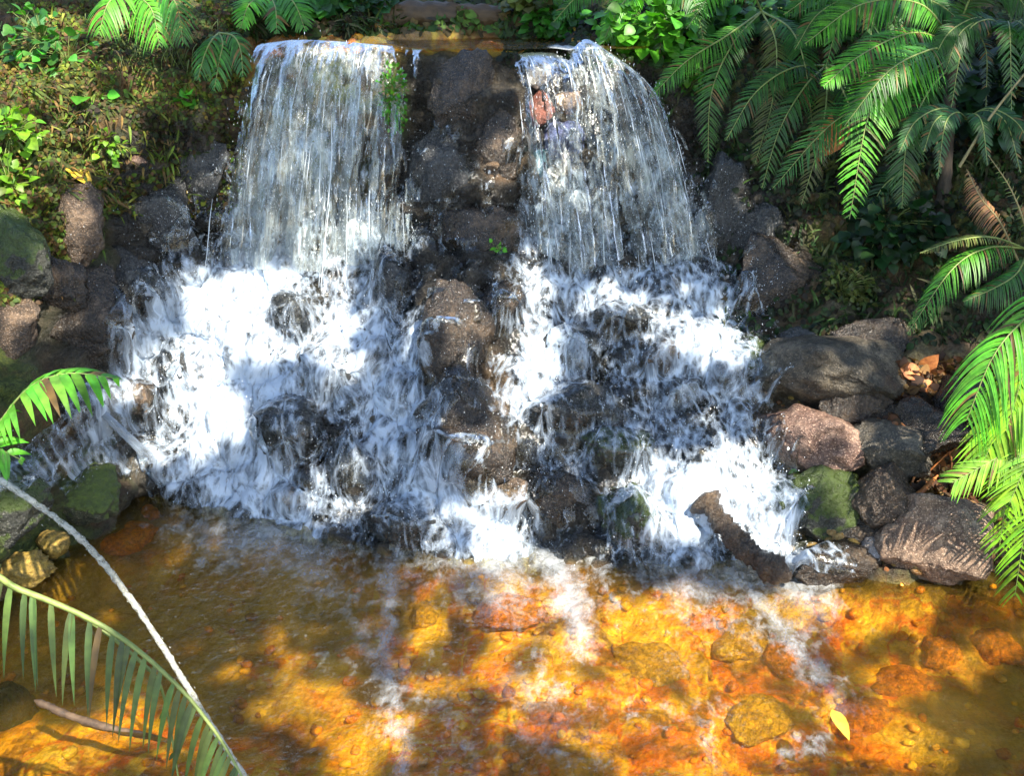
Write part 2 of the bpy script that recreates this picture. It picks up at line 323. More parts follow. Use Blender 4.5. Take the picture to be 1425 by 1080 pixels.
def normals(P):
    n = np.cross(np.gradient(P, axis=1), np.gradient(P, axis=0)); return unit(n)
N0 = normals(T0)
SS = np.broadcast_to(sp[:, None], (NS, NX))
bedw = 1 - sstep(1.5, 2.05, SS)
u0, v0, t0 = to_px(T0)
inx = sstep(-1.85, -1.5, T0[..., 0]) * (1 - sstep(.95, 1.35, T0[..., 0]))
rockw = inx * (1 - sstep(6.1, 6.4, SS)) * (1 - bedw)
f1, f2, cid = worley(T0 * np.array([6.0, 6.0, 7.5]) + .8 * pn(T0 * 4)[..., None]); g1, g2, gid = worley(T0 * 15 + 5 + .6 * pn(T0 * 9)[..., None])
big = fbm(T0 * 2.6, 3) * .07; med = fbm(T0 * 9, 4) * .022
lump = (.55 - f1) * .11; sml = (.5 - g1) * .03
wall = sstep(4.7, 5.1, SS) * (1 - sstep(5.9, 6.15, SS))
strata = np.abs(pn(T0 * np.array([2.5, 2.5, 11]))) * .09 - .03 + (.5 - g1) * .05 + .03 * np.abs(pn(T0 * np.array([6, 6, 24])))
disp = (1 - bedw) * (big * (1 - .65 * wall) + med + lump * (.85 - .45 * wall) + sml + strata * wall) + bedw * ((.5 - f1) * .06 + sml * .35 + .02 * fbm(T0 * 3, 3))
lipk = np.exp(-((SS - 6.15) / .35) ** 2) * sstep(-1.25, -1.05, T0[..., 0]) * (1 - sstep(.4, .6, T0[..., 0])); disp = disp * (1 - .8 * lipk)
spine = np.exp(-((u0 - 645 - 14 * np.sin(v0 / 60)) / 62) ** 2) * sstep(2.15, 2.6, SS) * (1 - sstep(5.2, 5.8, SS)); rug = np.abs(fbm(T0 * 5 + 8, 4)); disp = disp + spine * (.07 + .07 * rug) + rockw * .03 * (rug - .3)
TV = T0 + N0 * disp[..., None]
TN = normals(TV)
def ell(u, v, lst):
    m = np.zeros(np.shape(u))
    for (a, b, ru, rv) in lst: m = np.maximum(m, 1 - sstep(.6, 1.2, np.sqrt(((u - a) / ru) ** 2 + ((v - b) / rv) ** 2)))
    return m
pu, pv, pt = to_px(TV)
moss = (1 - rockw) * (1 - bedw)
moss = np.clip(moss + ell(pu, pv, [(540, 140, 30, 80), (450, 170, 90, 130), (1170, 400, 55, 60), (470, 60, 110, 20), (290, 160, 60, 60)]) * .9 - ell(pu, pv, [(255, 290, 120, 160), (110, 440, 120, 90), (1040, 350, 90, 110)]) * .9, 0, 1)
rb = sstep(1.05, 1.3, TV[..., 0]) * (1 - sstep(4.4, 5, SS)); moss = moss * (1 - .6 * rb)
tan = np.clip(ell(pu, pv, [(700, 225, 30, 30), (625, 440, 40, 30), (690, 560, 25, 70), (640, 45, 110, 22), (1230, 560, 190, 130), (1300, 700, 150, 110)]) * .8, 0, 1)  # tan sill and right bank; wall and ridge ellipses paint in sunlit edges
quad = lambda m: np.stack([m[:-1, :-1], m[:-1, 1:], m[1:, 1:], m[1:, :-1]], -1).reshape(-1, 4)
TI = np.arange(NS * NX).reshape(NS, NX); TQ = quad(TI)
fx = TV.reshape(-1, 3)[TQ].mean(1); fs = SS.ravel()[TQ].mean(1)
zone = np.where(fs < 2.0, 0, np.where((fx[:, 0] > -1.62) & (fx[:, 0] < 1.12) & (fs < 6.3), 1, np.where(fs > 7.9, 4, np.where(fx[:, 0] < -.25, 2, 3))))
sw_ = 70 * fbm(TV * 2.2 + 4, 3); silt = np.clip(ell(pu + sw_, pv + .6 * sw_, [(300, 830, 330, 150), (330, 960, 90, 60), (130, 900, 160, 110), (420, 770, 150, 70), (1390, 1010, 120, 110)]) * (1 + .5 * fbm(TV * 4, 3)), 0, 1) * .85  # bed colour turns olive in these broad, noise-edged patches
ub = sstep(6.05, 6.4, SS) * (1 - sstep(7.0, 7.5, SS)) * sstep(-1.3, -1.1, TV[..., 0]) * (1 - sstep(.4, .6, TV[..., 0])); moss = moss * (1 - ub)
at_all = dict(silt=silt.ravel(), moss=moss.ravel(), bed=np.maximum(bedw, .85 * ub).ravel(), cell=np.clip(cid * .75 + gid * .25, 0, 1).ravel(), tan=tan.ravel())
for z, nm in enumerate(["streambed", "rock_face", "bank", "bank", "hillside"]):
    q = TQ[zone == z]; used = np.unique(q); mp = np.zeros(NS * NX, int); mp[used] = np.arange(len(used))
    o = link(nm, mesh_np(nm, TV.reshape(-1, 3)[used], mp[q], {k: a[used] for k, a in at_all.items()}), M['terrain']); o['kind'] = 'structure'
BVH = BVHTree.FromPolygons(TV.reshape(-1, 3).tolist(), TQ.tolist(), all_triangles=False)
def hit(u, v):
    d = Vector(raydir(u, v)).normalized(); p, n, i, t = BVH.ray_cast(Vector(CAM), d)
    if p is None: p = Vector(at_y(u, v, 5.8)); n = Vector((0, -1, 0))
    n = Vector(n)
    if n.dot(d) > 0: n = -n
    return np.array(p), np.array(n)
# ------------------------------------------------------------------ boulders
def rock_mesh(name, rx, ry, rz, sd, angular=.5, sub=4):
    r = np.random.default_rng(sd); bm = bmesh.new(); bmesh.ops.create_icosphere(bm, subdivisions=sub, radius=1); bm.verts.ensure_lookup_table()
    V = np.array([v.co[:] for v in bm.verts]); F = np.array([[v.index for v in f.verts] for f in bm.faces]); bm.free()
    off = r.uniform(-50, 50, 3); V = V * (1 + .3 * fbm(V * 1.2 + off, 3))[:, None]
    for k in range(int(8 + 14 * angular)):
        n = unit(r.normal(size=3)); d = r.uniform(.5, .88); e = V @ n - d; V = V - np.where(e > 0, e * (.55 + .4 * angular), 0)[:, None] * n
    V = V * (1 + .09 * fbm(V * 3.5 + off, 4) + .025 * fbm(V * 14 + off, 3))[:, None]
    V = V / np.abs(V).max(0); return mesh_np(name, V * np.array([rx, ry, rz]), F)
ROCKS = [  # name, u, v, ru, rv, material, angularity, depth factor, toward-camera shift, label, group
 ("rock",105,315,46,64,'brown',.9,.6,-.2,"light brown rock under the yellow leaf on the left bank","rocks of the left bank"),
 ("boulder",115,448,104,82,'ridge',.9,.6,-.25,"dark pitted boulder left of the white cascade, above the bright frond","rocks of the left bank"),
 ("rock",12,452,44,56,'brown',.9,.6,-.1,"brown earthy rock at the left edge beside a small orange leaf","rocks of the left bank"),
 ("rock",18,352,56,70,'wetmoss',.9,.6,-.1,"dark mossy rock left of the light brown rock","rocks of the left bank"),
 ("rock",108,572,52,48,'wet',.3,.9,.1,"dark wet rock right behind the bright green frond","rocks of the left bank"),
 ("boulder",116,692,52,48,'moss',.7,.9,.25,"blocky green mossy stone beside the speckled stone on the left shore","stones of the left shore"),
 ("boulder",193,655,42,48,'grey',.4,.9,.25,"speckled grey tan stone at the lower left end of the cascade","stones of the left shore"),
 ("boulder",15,705,62,66,'wetmoss',.7,.9,.2,"dark mossy boulder at the left edge behind the water jet","stones of the left shore"),
 ("stone",70,757,26,21,'yellow',.2,.9,.3,"small round yellow stone beside the water jet on the left shore","stones of the left shore"),
 ("stone",28,792,48,26,'yellow',.3,.9,.2,"flat olive yellow stone below the round yellow stone","stones of the left shore"),
 ("boulder",10,990,44,46,'wetmoss',.3,.9,.3,"dark mossy stone in the lower left corner under the palm leaflets","stones of the left shore"),
 ("stone",192,224,13,10,'pink',.4,.9,.4,"small pink stone lying in moss on the left bank",None),
 ("boulder",405,434,32,42,'wet',.6,.9,.35,"small dark rock with an orange tip in the upper left foam","boulders of the cascade"),
 ("boulder",540,398,42,58,'wet',.2,.9,.2,"smooth rounded dark boulder beside the central ridge, upper left","boulders of the cascade"),
 ("boulder",240,512,25,42,'wet',.4,.9,.1,"narrow dark rock half under foam near the far left of the cascade","boulders of the cascade"),
 ("boulder",195,556,32,32,'brown',.4,.9,.1,"brownish rock under thin foam at the left rim of the cascade","boulders of the cascade"),
 ("boulder",390,596,60,52,'wet',.3,.9,.25,"large dark round boulder in the middle of the left cascade","boulders of the cascade"),
 ("boulder",385,506,18,22,'wet',.5,.9,.3,"tiny dark stone in white foam above the large round boulder","boulders of the cascade"),
 ("boulder",452,515,42,36,'wet',.4,.9,.1,"flat dark rock streaked by foam right of the tiny stone","boulders of the cascade"),
 ("boulder",488,650,30,56,'wet',.4,.9,.25,"tall dark rock in the lower left cascade right of the round boulder","boulders of the cascade"),
 ("boulder",400,690,28,20,'brown',.5,.9,.2,"small brown stone at the lower edge of the left foam","boulders of the cascade"),
 ("boulder",556,732,62,32,'wet',.3,.9,.1,"low dark boulder washed by churning water at the pool's edge, left","boulders of the cascade"),
 ("rock",640,130,52,60,'ridge',.9,.5,-.25,"dark angular rock high on the wall between the curtains","boulders of the central ridge"),
 ("rock",690,215,48,62,'ridge',.9,.5,-.25,"brown angular rock on the wall beside the right curtain's left edge","boulders of the central ridge"),
 ("rock",610,235,52,70,'wet',.9,.5,-.25,"dark wet rock on the wall beside the left curtain's right edge","boulders of the central ridge"),
 ("rock",660,320,72,64,'ridge',.9,.6,-.15,"broad rugged rock on the wall above the tan topped rock","boulders of the central ridge"),
 ("rock",590,345,40,52,'wet',.9,.6,-.15,"dark rock at the foot of the wall behind the smooth rounded boulder","boulders of the central ridge"),
 ("rock",205,300,70,60,'wet',.9,.5,-.3,"dark wet rock face left of the left curtain","rocks of the left bank"),
 ("rock",270,235,56,62,'wet',.9,.5,-.3,"dark wet rock right against the left edge of the left curtain","rocks of the left bank"),
 ("rock",180,395,66,60,'wet',.9,.5,-.25,"dark wet rock at the upper left rim of the white foam","rocks of the left bank"),
 ("rock",70,395,52,50,'ridge',.9,.5,-.2,"brown wet rock between the left edge and the dark pitted boulder","rocks of the left bank"),
 ("rock",1060,330,52,52,'wet',.9,.5,-.2,"dark rock wedged between the two dark wet rocks of the right bank","rocks of the right bank"),
 ("rock",1230,470,80,40,'ridge',.9,.6,-.1,"brown wet rock above the right end of the grey slab","rocks of the right bank"),
 ("rock",1190,570,60,34,'ridge',.9,.6,.1,"brown wedge of rock between the slab and the pinkish boulder","rocks of the right bank"),
 ("rock",1205,740,40,30,'ridge',.9,.6,.1,"dark brown stone wedged left of the large tan block","rocks of the right bank"),
 ("boulder",630,470,58,84,'ridge',.8,.9,.2,"tan topped rock standing high on the central ridge","boulders of the central ridge"),
 ("boulder",640,565,66,62,'ridge',.8,.9,.2,"brown speckled rock under the tan topped rock of the central ridge","boulders of the central ridge"),
 ("boulder",660,632,78,60,'ridge',.8,.9,.2,"broad brown boulder low on the central ridge","boulders of the central ridge"),
 ("boulder",688,435,52,58,'ridge',.7,.9,.1,"dark rock right beside the tan topped rock of the ridge","boulders of the central ridge"),
 ("boulder",800,486,46,48,'wet',.5,.9,.25,"upright dark rock in the upper right cascade","boulders of the cascade"),
 ("boulder",795,570,80,44,'wet',.3,.9,.2,"broad dark boulder in the middle of the right cascade","boulders of the cascade"),
 ("boulder",868,442,66,22,'wet',.5,.9,.2,"flat dark slab under the foot of the right curtain","boulders of the cascade"),
 ("boulder",925,493,31,25,'brown',.3,.9,.4,"small brown round stone ringed by white foam, upper right","boulders of the cascade"),
 ("boulder",955,558,38,46,'wet',.5,.9,.1,"dark rock veiled by bluish streaks near the right rim","boulders of the cascade"),
 ("boulder",862,626,54,34,'wetmoss',.4,.9,.2,"dark greenish rock below the broad boulder in the right cascade","boulders of the cascade"),
 ("boulder",772,694,48,48,'ridge',.7,.9,.25,"brown rock above the pool at the foot of the central ridge","boulders of the cascade"),
 ("boulder",878,728,50,56,'wetmoss',.2,.9,.3,"rounded dark mossy boulder at the pool's edge left of the driftwood","boulders of the cascade"),
 ("boulder",700,692,42,28,'brown',.7,.9,.15,"sunlit tan stone at the lower centre of the cascade","boulders of the cascade"),
 ("boulder",985,652,34,32,'grey',.5,.9,.1,"speckled grey stone under foam above the driftwood","boulders of the cascade"),
 ("boulder",1050,512,32,42,'wetmoss',.4,.9,.25,"dark brown green rock at the right rim of the white foam","boulders of the cascade"),
 ("boulder",1110,478,38,24,'wet',.3,.9,.25,"dark wet stone with an orange pebble on its right rim","rocks of the right bank"),
 ("pebble",1100,507,18,10,'orange',.2,.9,.9,"orange pebble stuck on the dark wet stone",None),
 ("boulder",1165,518,125,66,'grey',.8,1.0,.1,"largest grey green slab boulder on the right bank","rocks of the right bank"),
 ("boulder",1132,612,88,58,'pink',.8,.9,.25,"pinkish boulder with a rusty left edge under the grey slab","rocks of the right bank"),
 ("boulder",1242,628,62,54,'grey',.8,.9,.2,"angular grey rock right of the pinkish boulder","rocks of the right bank"),
 ("boulder",1132,708,78,62,'wetmoss',.6,.9,.35,"dark mossy boulder at the right edge of the cascade","rocks of the right bank"),
 ("boulder",1230,694,54,54,'brown',.8,.9,.3,"light brown rock between the mossy boulder and the tan block","rocks of the right bank"),
 ("boulder",1320,742,100,72,'tan',.85,.9,.3,"large tan brown block at the water's edge on the right","rocks of the right bank"),
 ("rock",1155,785,80,34,'ridge',.8,.9,.2,"low brown rubble stone under the dark mossy boulder","rocks of the right bank"),
 ("stone",1216,768,26,26,'pale',.5,.9,.3,"small pale violet stone left of the large tan block","rocks of the right bank"),
 ("rock",1290,600,82,46,'ridge',.8,.9,.1,"dark brown flat rock behind the orange twig","rocks of the right bank"),
 ("rock",1355,565,80,64,'ridge',.8,.9,.1,"brown rock under the bright fronds at the right edge","rocks of the right bank"),
 ("boulder",1015,300,60,88,'wet',.9,.6,-.25,"dark wet rock right of the right curtain","rocks of the right bank"),
 ("boulder",1085,400,76,80,'ridge',.9,.6,-.2,"dark wet rock between the foam and the moss mound","rocks of the right bank"),
 ("stone",750,150,24,28,'red',.4,.7,.2,"red stand-in stone for rainbow-like colour behind the thin veil of the right curtain","stand-in stones for rainbow-like colours behind the right curtain"),  # made-up stones standing in for rainbow-like colours behind the right curtain
 ("stone",790,140,22,22,'tan',.4,.7,.2,"tan stand-in stone for rainbow-like colour beside the red one behind the curtain","stand-in stones for rainbow-like colours behind the right curtain"),
 ("stone",784,195,36,30,'blue',.4,.7,.2,"blue violet stand-in stone for rainbow-like colour behind the thin veil of the right curtain","stand-in stones for rainbow-like colours behind the right curtain"),
 ("stone",752,224,15,28,'teal',.4,.7,.2,"narrow teal stand-in stone for rainbow-like colour below the blue violet one behind the curtain","stand-in stones for rainbow-like colours behind the right curtain"),
 ("stone",745,100,22,24,'pale',.4,.7,.2,"pale violet stand-in stone for rainbow-like colour above the red one behind the curtain","stand-in stones for rainbow-like colours behind the right curtain"),
]
ROCKPOS = []
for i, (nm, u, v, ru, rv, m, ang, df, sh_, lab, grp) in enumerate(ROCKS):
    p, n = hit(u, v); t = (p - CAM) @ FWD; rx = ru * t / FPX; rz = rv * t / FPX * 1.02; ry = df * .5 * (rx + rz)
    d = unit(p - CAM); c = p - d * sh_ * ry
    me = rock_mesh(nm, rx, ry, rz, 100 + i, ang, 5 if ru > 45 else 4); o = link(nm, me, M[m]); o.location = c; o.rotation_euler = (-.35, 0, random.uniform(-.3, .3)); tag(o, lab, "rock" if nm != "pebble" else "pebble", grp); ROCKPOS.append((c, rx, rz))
# all rocks as one surface for the water to drape over
_v=[];_f=[];_n=0
for o in list(COL.objects):
    if o.type=='MESH' and o.name.split('.')[0] in ('boulder','rock','stone'):
        Mx=Matrix.LocRotScale(o.location,o.rotation_euler,None); V=np.zeros(len(o.data.vertices)*3); o.data.vertices.foreach_get("co",V); V=V.reshape(-1,3)@np.array(Mx.to_3x3()).T+np.array(o.location)
        L=np.zeros(len(o.data.loops),int); o.data.loops.foreach_get("vertex_index",L); _v.append(V); _f.append(L.reshape(-1,3)+_n); _n+=len(V)
RV=np.concatenate(_v); RF=np.concatenate(_f); RBVH=BVHTree.FromPolygons(RV.tolist(),RF.tolist(),all_triangles=True)
def hit2(u,v):
    d=Vector(raydir(u,v)).normalized(); p,n,i,t=RBVH.ray_cast(Vector(CAM),d); p2,n2=hit(u,v)
    if p is not None and t<np.linalg.norm(p2-CAM):
        return np.array(p),np.array(n if n.dot(d)<0 else -n)
    return p2,n2
# stones lying under the amber water
BEDST = [(1088,915,40,24,'orange',"rounded bright orange stone under water left of the sunken leaf streaks"),(1390,905,42,34,'orange',"large orange stone under water at the right edge"),(1030,890,50,34,'gold',"round yellow stone under water in the middle of the sunlit pool"),(1310,912,36,26,'orange',"orange stone under water below the tan block"),
 (905,930,60,40,'gold',"long yellow stone under water beside the bright foam streak"),(705,850,55,34,'orange',"orange brown stone under water left of the bright foam streak"),(205,708,22,14,'orange',"small orange stone under water below the speckled grey stone"),(170,745,50,28,'orange',"flat orange stone in shallow water on the left shore"),
 (590,860,30,22,'gold',"small yellow stone under water beside the long foam streak"),(1205,1000,64,36,'orange',"orange stone under water right of the floating yellow leaf"),(1060,1000,60,36,'gold',"pale yellow stone under water at the bottom right"),(1260,955,52,28,'orange',"broad orange stone under water in the right half of the pool")]
for i, (u, v, ru, rv, m, lab) in enumerate(BEDST):
    p, n = hit(u, v); t = (p - CAM) @ FWD; rx = ru * t / FPX; c = np.array([p[0], p[1], min(p[2], -.07)])
    o = link("stone", rock_mesh("stone", rx, rx * .8, min(.055, rx * .8), 300 + i, .2, 4), M[m]); o.location = c; o.rotation_euler = (0, 0, random.uniform(0, 3)); tag(o, lab, "stone", "stones under the pool water")
# loose pebbles of the bed and the shores
mb = MB(); base = []
for k in range(6):
    me = rock_mesh("p", 1, .8, .6, 500 + k, .4, 2); V = np.zeros(len(me.vertices) * 3); me.vertices.foreach_get("co", V); base.append((V.reshape(-1, 3), np.array([list(p.vertices) for p in me.polygons]))); bpy.data.meshes.remove(me)
for k in range(640):
    if k < 260: p, n = hit(random.uniform(0, 1425), random.uniform(800, 1075))
    else: p, n = hit(random.uniform(1080, 1400), random.uniform(520, 800))
    s = random.uniform(.008, .03); V, F = base[k % 6]; a = random.uniform(0, 6.3); c_, s_ = math.cos(a), math.sin(a)
    mb.add(V @ np.array([[c_, s_, 0], [-s_, c_, 0], [0, 0, 1]]) * s + p + n * s * .3, F, silt=0.0, cell=random.random(), bed=1.0 if k < 260 else .25, moss=0.0, tan=random.random())
o = mb.build("pebbles", M['terrain']); tag(o, "loose orange and brown pebbles on the bed and shores", "pebbles", kind='stuff')

# ------------------------------------------------------------------ white water map (share of foam over the rocks, one digit per 30 px of the photo)
CG = """00000000455554200000222440000000000
00000000566665200000223553000000000
00000000666664200000112455400000000
00000004666663200000111355400000000
00000004666653100000111345540000000
00000015666652100000122245650000000
00000125665542100000233344651000000
00001126555543200000344443463000000
00012236655555510000564443464100000
00023346666688820001575443465100000
00135678877766420012664444455200000
00257899985556420012687667777520000
00589999965577231002677888777752000
06999999734998662103787555688642000
08888999866988772112998544589962000
07856789987788872114996435568972000
66557999997767773126995445655662000
88447999865568884126864344655553000
86446999743368886113443455555563000
35777998643357887211445344676764000
13478899865545688310354335898778300
00003689977645788874322357999988500
00000025877654567897422256899798700
00000000358533445799522234799559900
00000000014221212578531123378533993
00000000003101211133442111135430697
00000000001200210111234000011331027""".split()
CG = CG[:1] + [r[:20] + ''.join(str(min(9, int(c) + 1)) for c in r[20:23]) + r[23:] for r in CG[1:8]] + CG[8:]
CG = [r[:15] + ''.join(str(max(int(c), int('20102'[(i * 2 + j) % 5]))) for j, c in enumerate(r[15:20])) + r[20:] if 2 < i < 15 else r for i, r in enumerate(CG)]
CG[21] = '0002578' + CG[21][7:]; CG[22] = '0000257' + CG[22][7:]
CG = np.array([[int(c) for c in r] for r in CG]) / 9.0
CG = np.hstack([np.zeros((len(CG), 5)), CG])
for _r, _t in {16: '00002', 17: '00014', 18: '00245', 19: '12565', 20: '46754', 21: '13310'}.items(): CG[_r, :5] = [int(c) / 9 for c in _t]
def cover(u, v):
    gx = (np.asarray(u) + 15) / 30; gy = (np.asarray(v) - 65) / 30
    ok = (gx > -1) & (gx < CG.shape[1]) & (gy > -1) & (gy < CG.shape[0])
    P = np.pad(CG, 1); gx = np.clip(gx + 1, 0, P.shape[1] - 1.001); gy = np.clip(gy + 1, 0, P.shape[0] - 1.001)
    i = gx.astype(int); j = gy.astype(int); a = gx - i; b = gy - j
    return np.where(ok, (P[j, i] * (1 - a) + P[j, i + 1] * a) * (1 - b) + (P[j + 1, i] * (1 - a) + P[j + 1, i + 1] * a) * b, 0)
# smoothed ground the water runs over
TS = blur(blur(TV, 5, 0), 5, 1); TSN = normals(TS)
arc = np.concatenate([np.zeros((1, NX)), np.cumsum(np.linalg.norm(np.diff(TS, axis=0), axis=-1), 0)], 0)
su, sv, st = to_px(TS)
cov = cover(su, sv) * sstep(1.7, 2.0, SS) * (1 - sstep(5.5, 5.9, SS))
cov = blur(blur(cov, 2, 0), 2, 1)
top_ = lump + sml + med; cov = cov - .42 * sstep(-.01, .05, top_ - blur(blur(top_, 30, 0), 30, 1)) * (1 - .5 * sstep(.75, 1, cov)); cov = np.clip(cov, 0, 1)
# ripple the sheet: folds along the flow plus froth
fold = fbm(np.stack([TS[..., 0] * 16, arc * 5, 0 * arc], -1), 3); froth = np.abs(fbm(TS * 26, 3)); step_ = fbm(np.stack([TS[..., 0] * 4, arc * 9, 0 * arc + 3], -1), 2)
offw = .006 + cov * (.03 + .022 * fold + .02 * froth + .025 * step_)
rise = np.zeros(cov.shape); J,I = np.nonzero(cov > .1)
for j,i in zip(J,I):
    nn = unit(TSN[j,i]*.6+np.array([0,-.35,.7])); p,_,_,t_ = RBVH.ray_cast(Vector(TS[j,i]+nn*.5),Vector(-nn),.5)
    if p is not None: rise[j,i] = .5-t_
rise = np.maximum(blur(blur(rise,2,0),2,1), rise); onrock = sstep(.015,.05,rise)
offw = offw*(1-.75*onrock) ; DIR = unit(TSN*(1-onrock[...,None]*.4)+onrock[...,None]*np.array([0,-.35,.7]))
cov = cov*(1-.12*onrock)
CW = TS + DIR*(rise*1.0+.004*onrock)[...,None] + TSN * np.maximum(offw, .002)[..., None]
cm = cov + .06 + .3 * fbm(np.stack([TS[..., 0] * 22, arc * 9, 0 * arc + 9], -1), 4)
keep = (cm.ravel()[TQ].max(1) > .22) & (cov.ravel()[TQ].max(1) > .08) & (fs > 1.85) & (fs < 5.6)
q = TQ[keep]; used = np.unique(q); mp = np.zeros(NS * NX, int); mp[used] = np.arange(len(used))
o = link("cascade", mesh_np("cascade", CW.reshape(-1, 3)[used], mp[q], {"cov": cov.ravel()[used]}, uv=np.stack([TS[..., 0], arc], -1).reshape(-1, 2)[used]), M['foam'])
tag(o, "white foaming cascade tumbling over the dark boulders into the amber pool", "cascade", kind='stuff')
# helpers in (column, row) space
def samp(A, c, r):
    c = np.clip(c, 0, NX - 1.001); r = np.clip(r, 0, NS - 1.001); i = c.astype(int); j = r.astype(int); a = (c - i); b = (r - j)
    if A.ndim == 3: a = a[..., None]; b = b[..., None]
    return (A[j, i] * (1 - a) + A[j, i + 1] * a) * (1 - b) + (A[j + 1, i] * (1 - a) + A[j + 1, i + 1] * a) * b
lo_r = np.searchsorted(sp, 1.95); hi_r = np.searchsorted(sp, 5.7)
# streaks of water running down over the stones
sh = MB()
NSTK = 60; c0 = rng.uniform(60, 330, NSTK); r0 = rng.uniform(lo_r, hi_r, NSTK); keepk = samp(cov, c0, r0) + rng.normal(0, .12, NSTK) > rng.uniform(.15, .95, NSTK)
c0 = c0[keepk]; r0 = r0[keepk]; n = len(c0); K = 6; ln = rng.uniform(2.5, 8, n); wv = rng.normal(0, .3, n); cc = []; rr = []
for k in range(K):
    f = k / (K - 1); rr.append(r0 - ln * f); cc.append(c0 + wv * ln * f + 1.2 * np.sin(f * 4 + c0))
cc = np.stack(cc, 1); rr = np.maximum(np.stack(rr, 1), lo_r + 4)
hgt = rng.uniform(.004, .03, n)[:, None] * (1 + .8 * np.sin(np.linspace(0, np.pi, K)))[None]
P = samp(CW, cc.ravel(), rr.ravel()).reshape(n, K, 3) + samp(TSN, cc.ravel(), rr.ravel()).reshape(n, K, 3) * hgt[..., None]
0 and sh.add(*tubes(P, rng.uniform(.001, .0028, n)[:, None] * np.sin(np.linspace(.25, np.pi - .25, K))[None], 4))
# flying drops
ND = 26000; c0 = rng.uniform(20, 350, ND); r0 = rng.uniform(lo_r, hi_r, ND); cv = samp(cov, c0, r0); kk = (cv > rng.uniform(0, 1.3, ND)) & (cv > .1)
c0 = c0[kk]; r0 = r0[kk]; n = len(c0)
P = samp(CW, c0, r0) + samp(TSN, c0, r0) * (rng.exponential(.025, n) + .004)[:, None] + np.array([0, 0, 1]) * rng.exponential(.02, n)[:, None]
D = np.stack([rng.normal(0, .5, n), -.6 + rng.normal(0, .4, n), -.7 + rng.normal(0, .6, n)], -1); w = rng.uniform(.0006, .0022, n)
sh.add(*octas(P, D, w * rng.uniform(1.0, 3.2, n), w))
NG = 1700; gp=[]
for k in range(NG):
    a,b=random.uniform(170,1090),random.uniform(370,790); p,nn=hit2(a,b); gp.append(p+nn*(.002+.012*random.random()))
gp=np.array(gp); w=rng.uniform(.0006,.0018,NG); sh.add(*octas(gp,np.stack([rng.normal(0,.25,NG),-.5+0*w,-1+0*w],-1),w*rng.uniform(1,3.5,NG),w))
# flecks of wet glitter on the dark rock at both sides
NG = 800; uu = np.concatenate([rng.normal(250, 60, NG // 3), rng.uniform(560, 735, NG // 3), rng.normal(1010, 50, NG // 3)]); vv = np.concatenate([rng.normal(330, 60, NG // 3), rng.uniform(130, 420, NG // 3), rng.normal(350, 70, NG // 3)])
gp = np.array([sum((x * y for x, y in zip(hit2(a, b), (1, .004 + .02 * random.random()))), np.zeros(3)) for a, b in zip(uu, vv)])
w = rng.uniform(.0006, .002, len(gp)); sh.add(*octas(gp, np.stack([rng.normal(0, .2, len(gp)), -.2 + 0 * w, -1 + 0 * w], -1), w * 2, w))
o = sh.build("spray", M['drops']); tag(o, "white drops and streaks of spray flying over the cascade", "spray", kind='stuff')

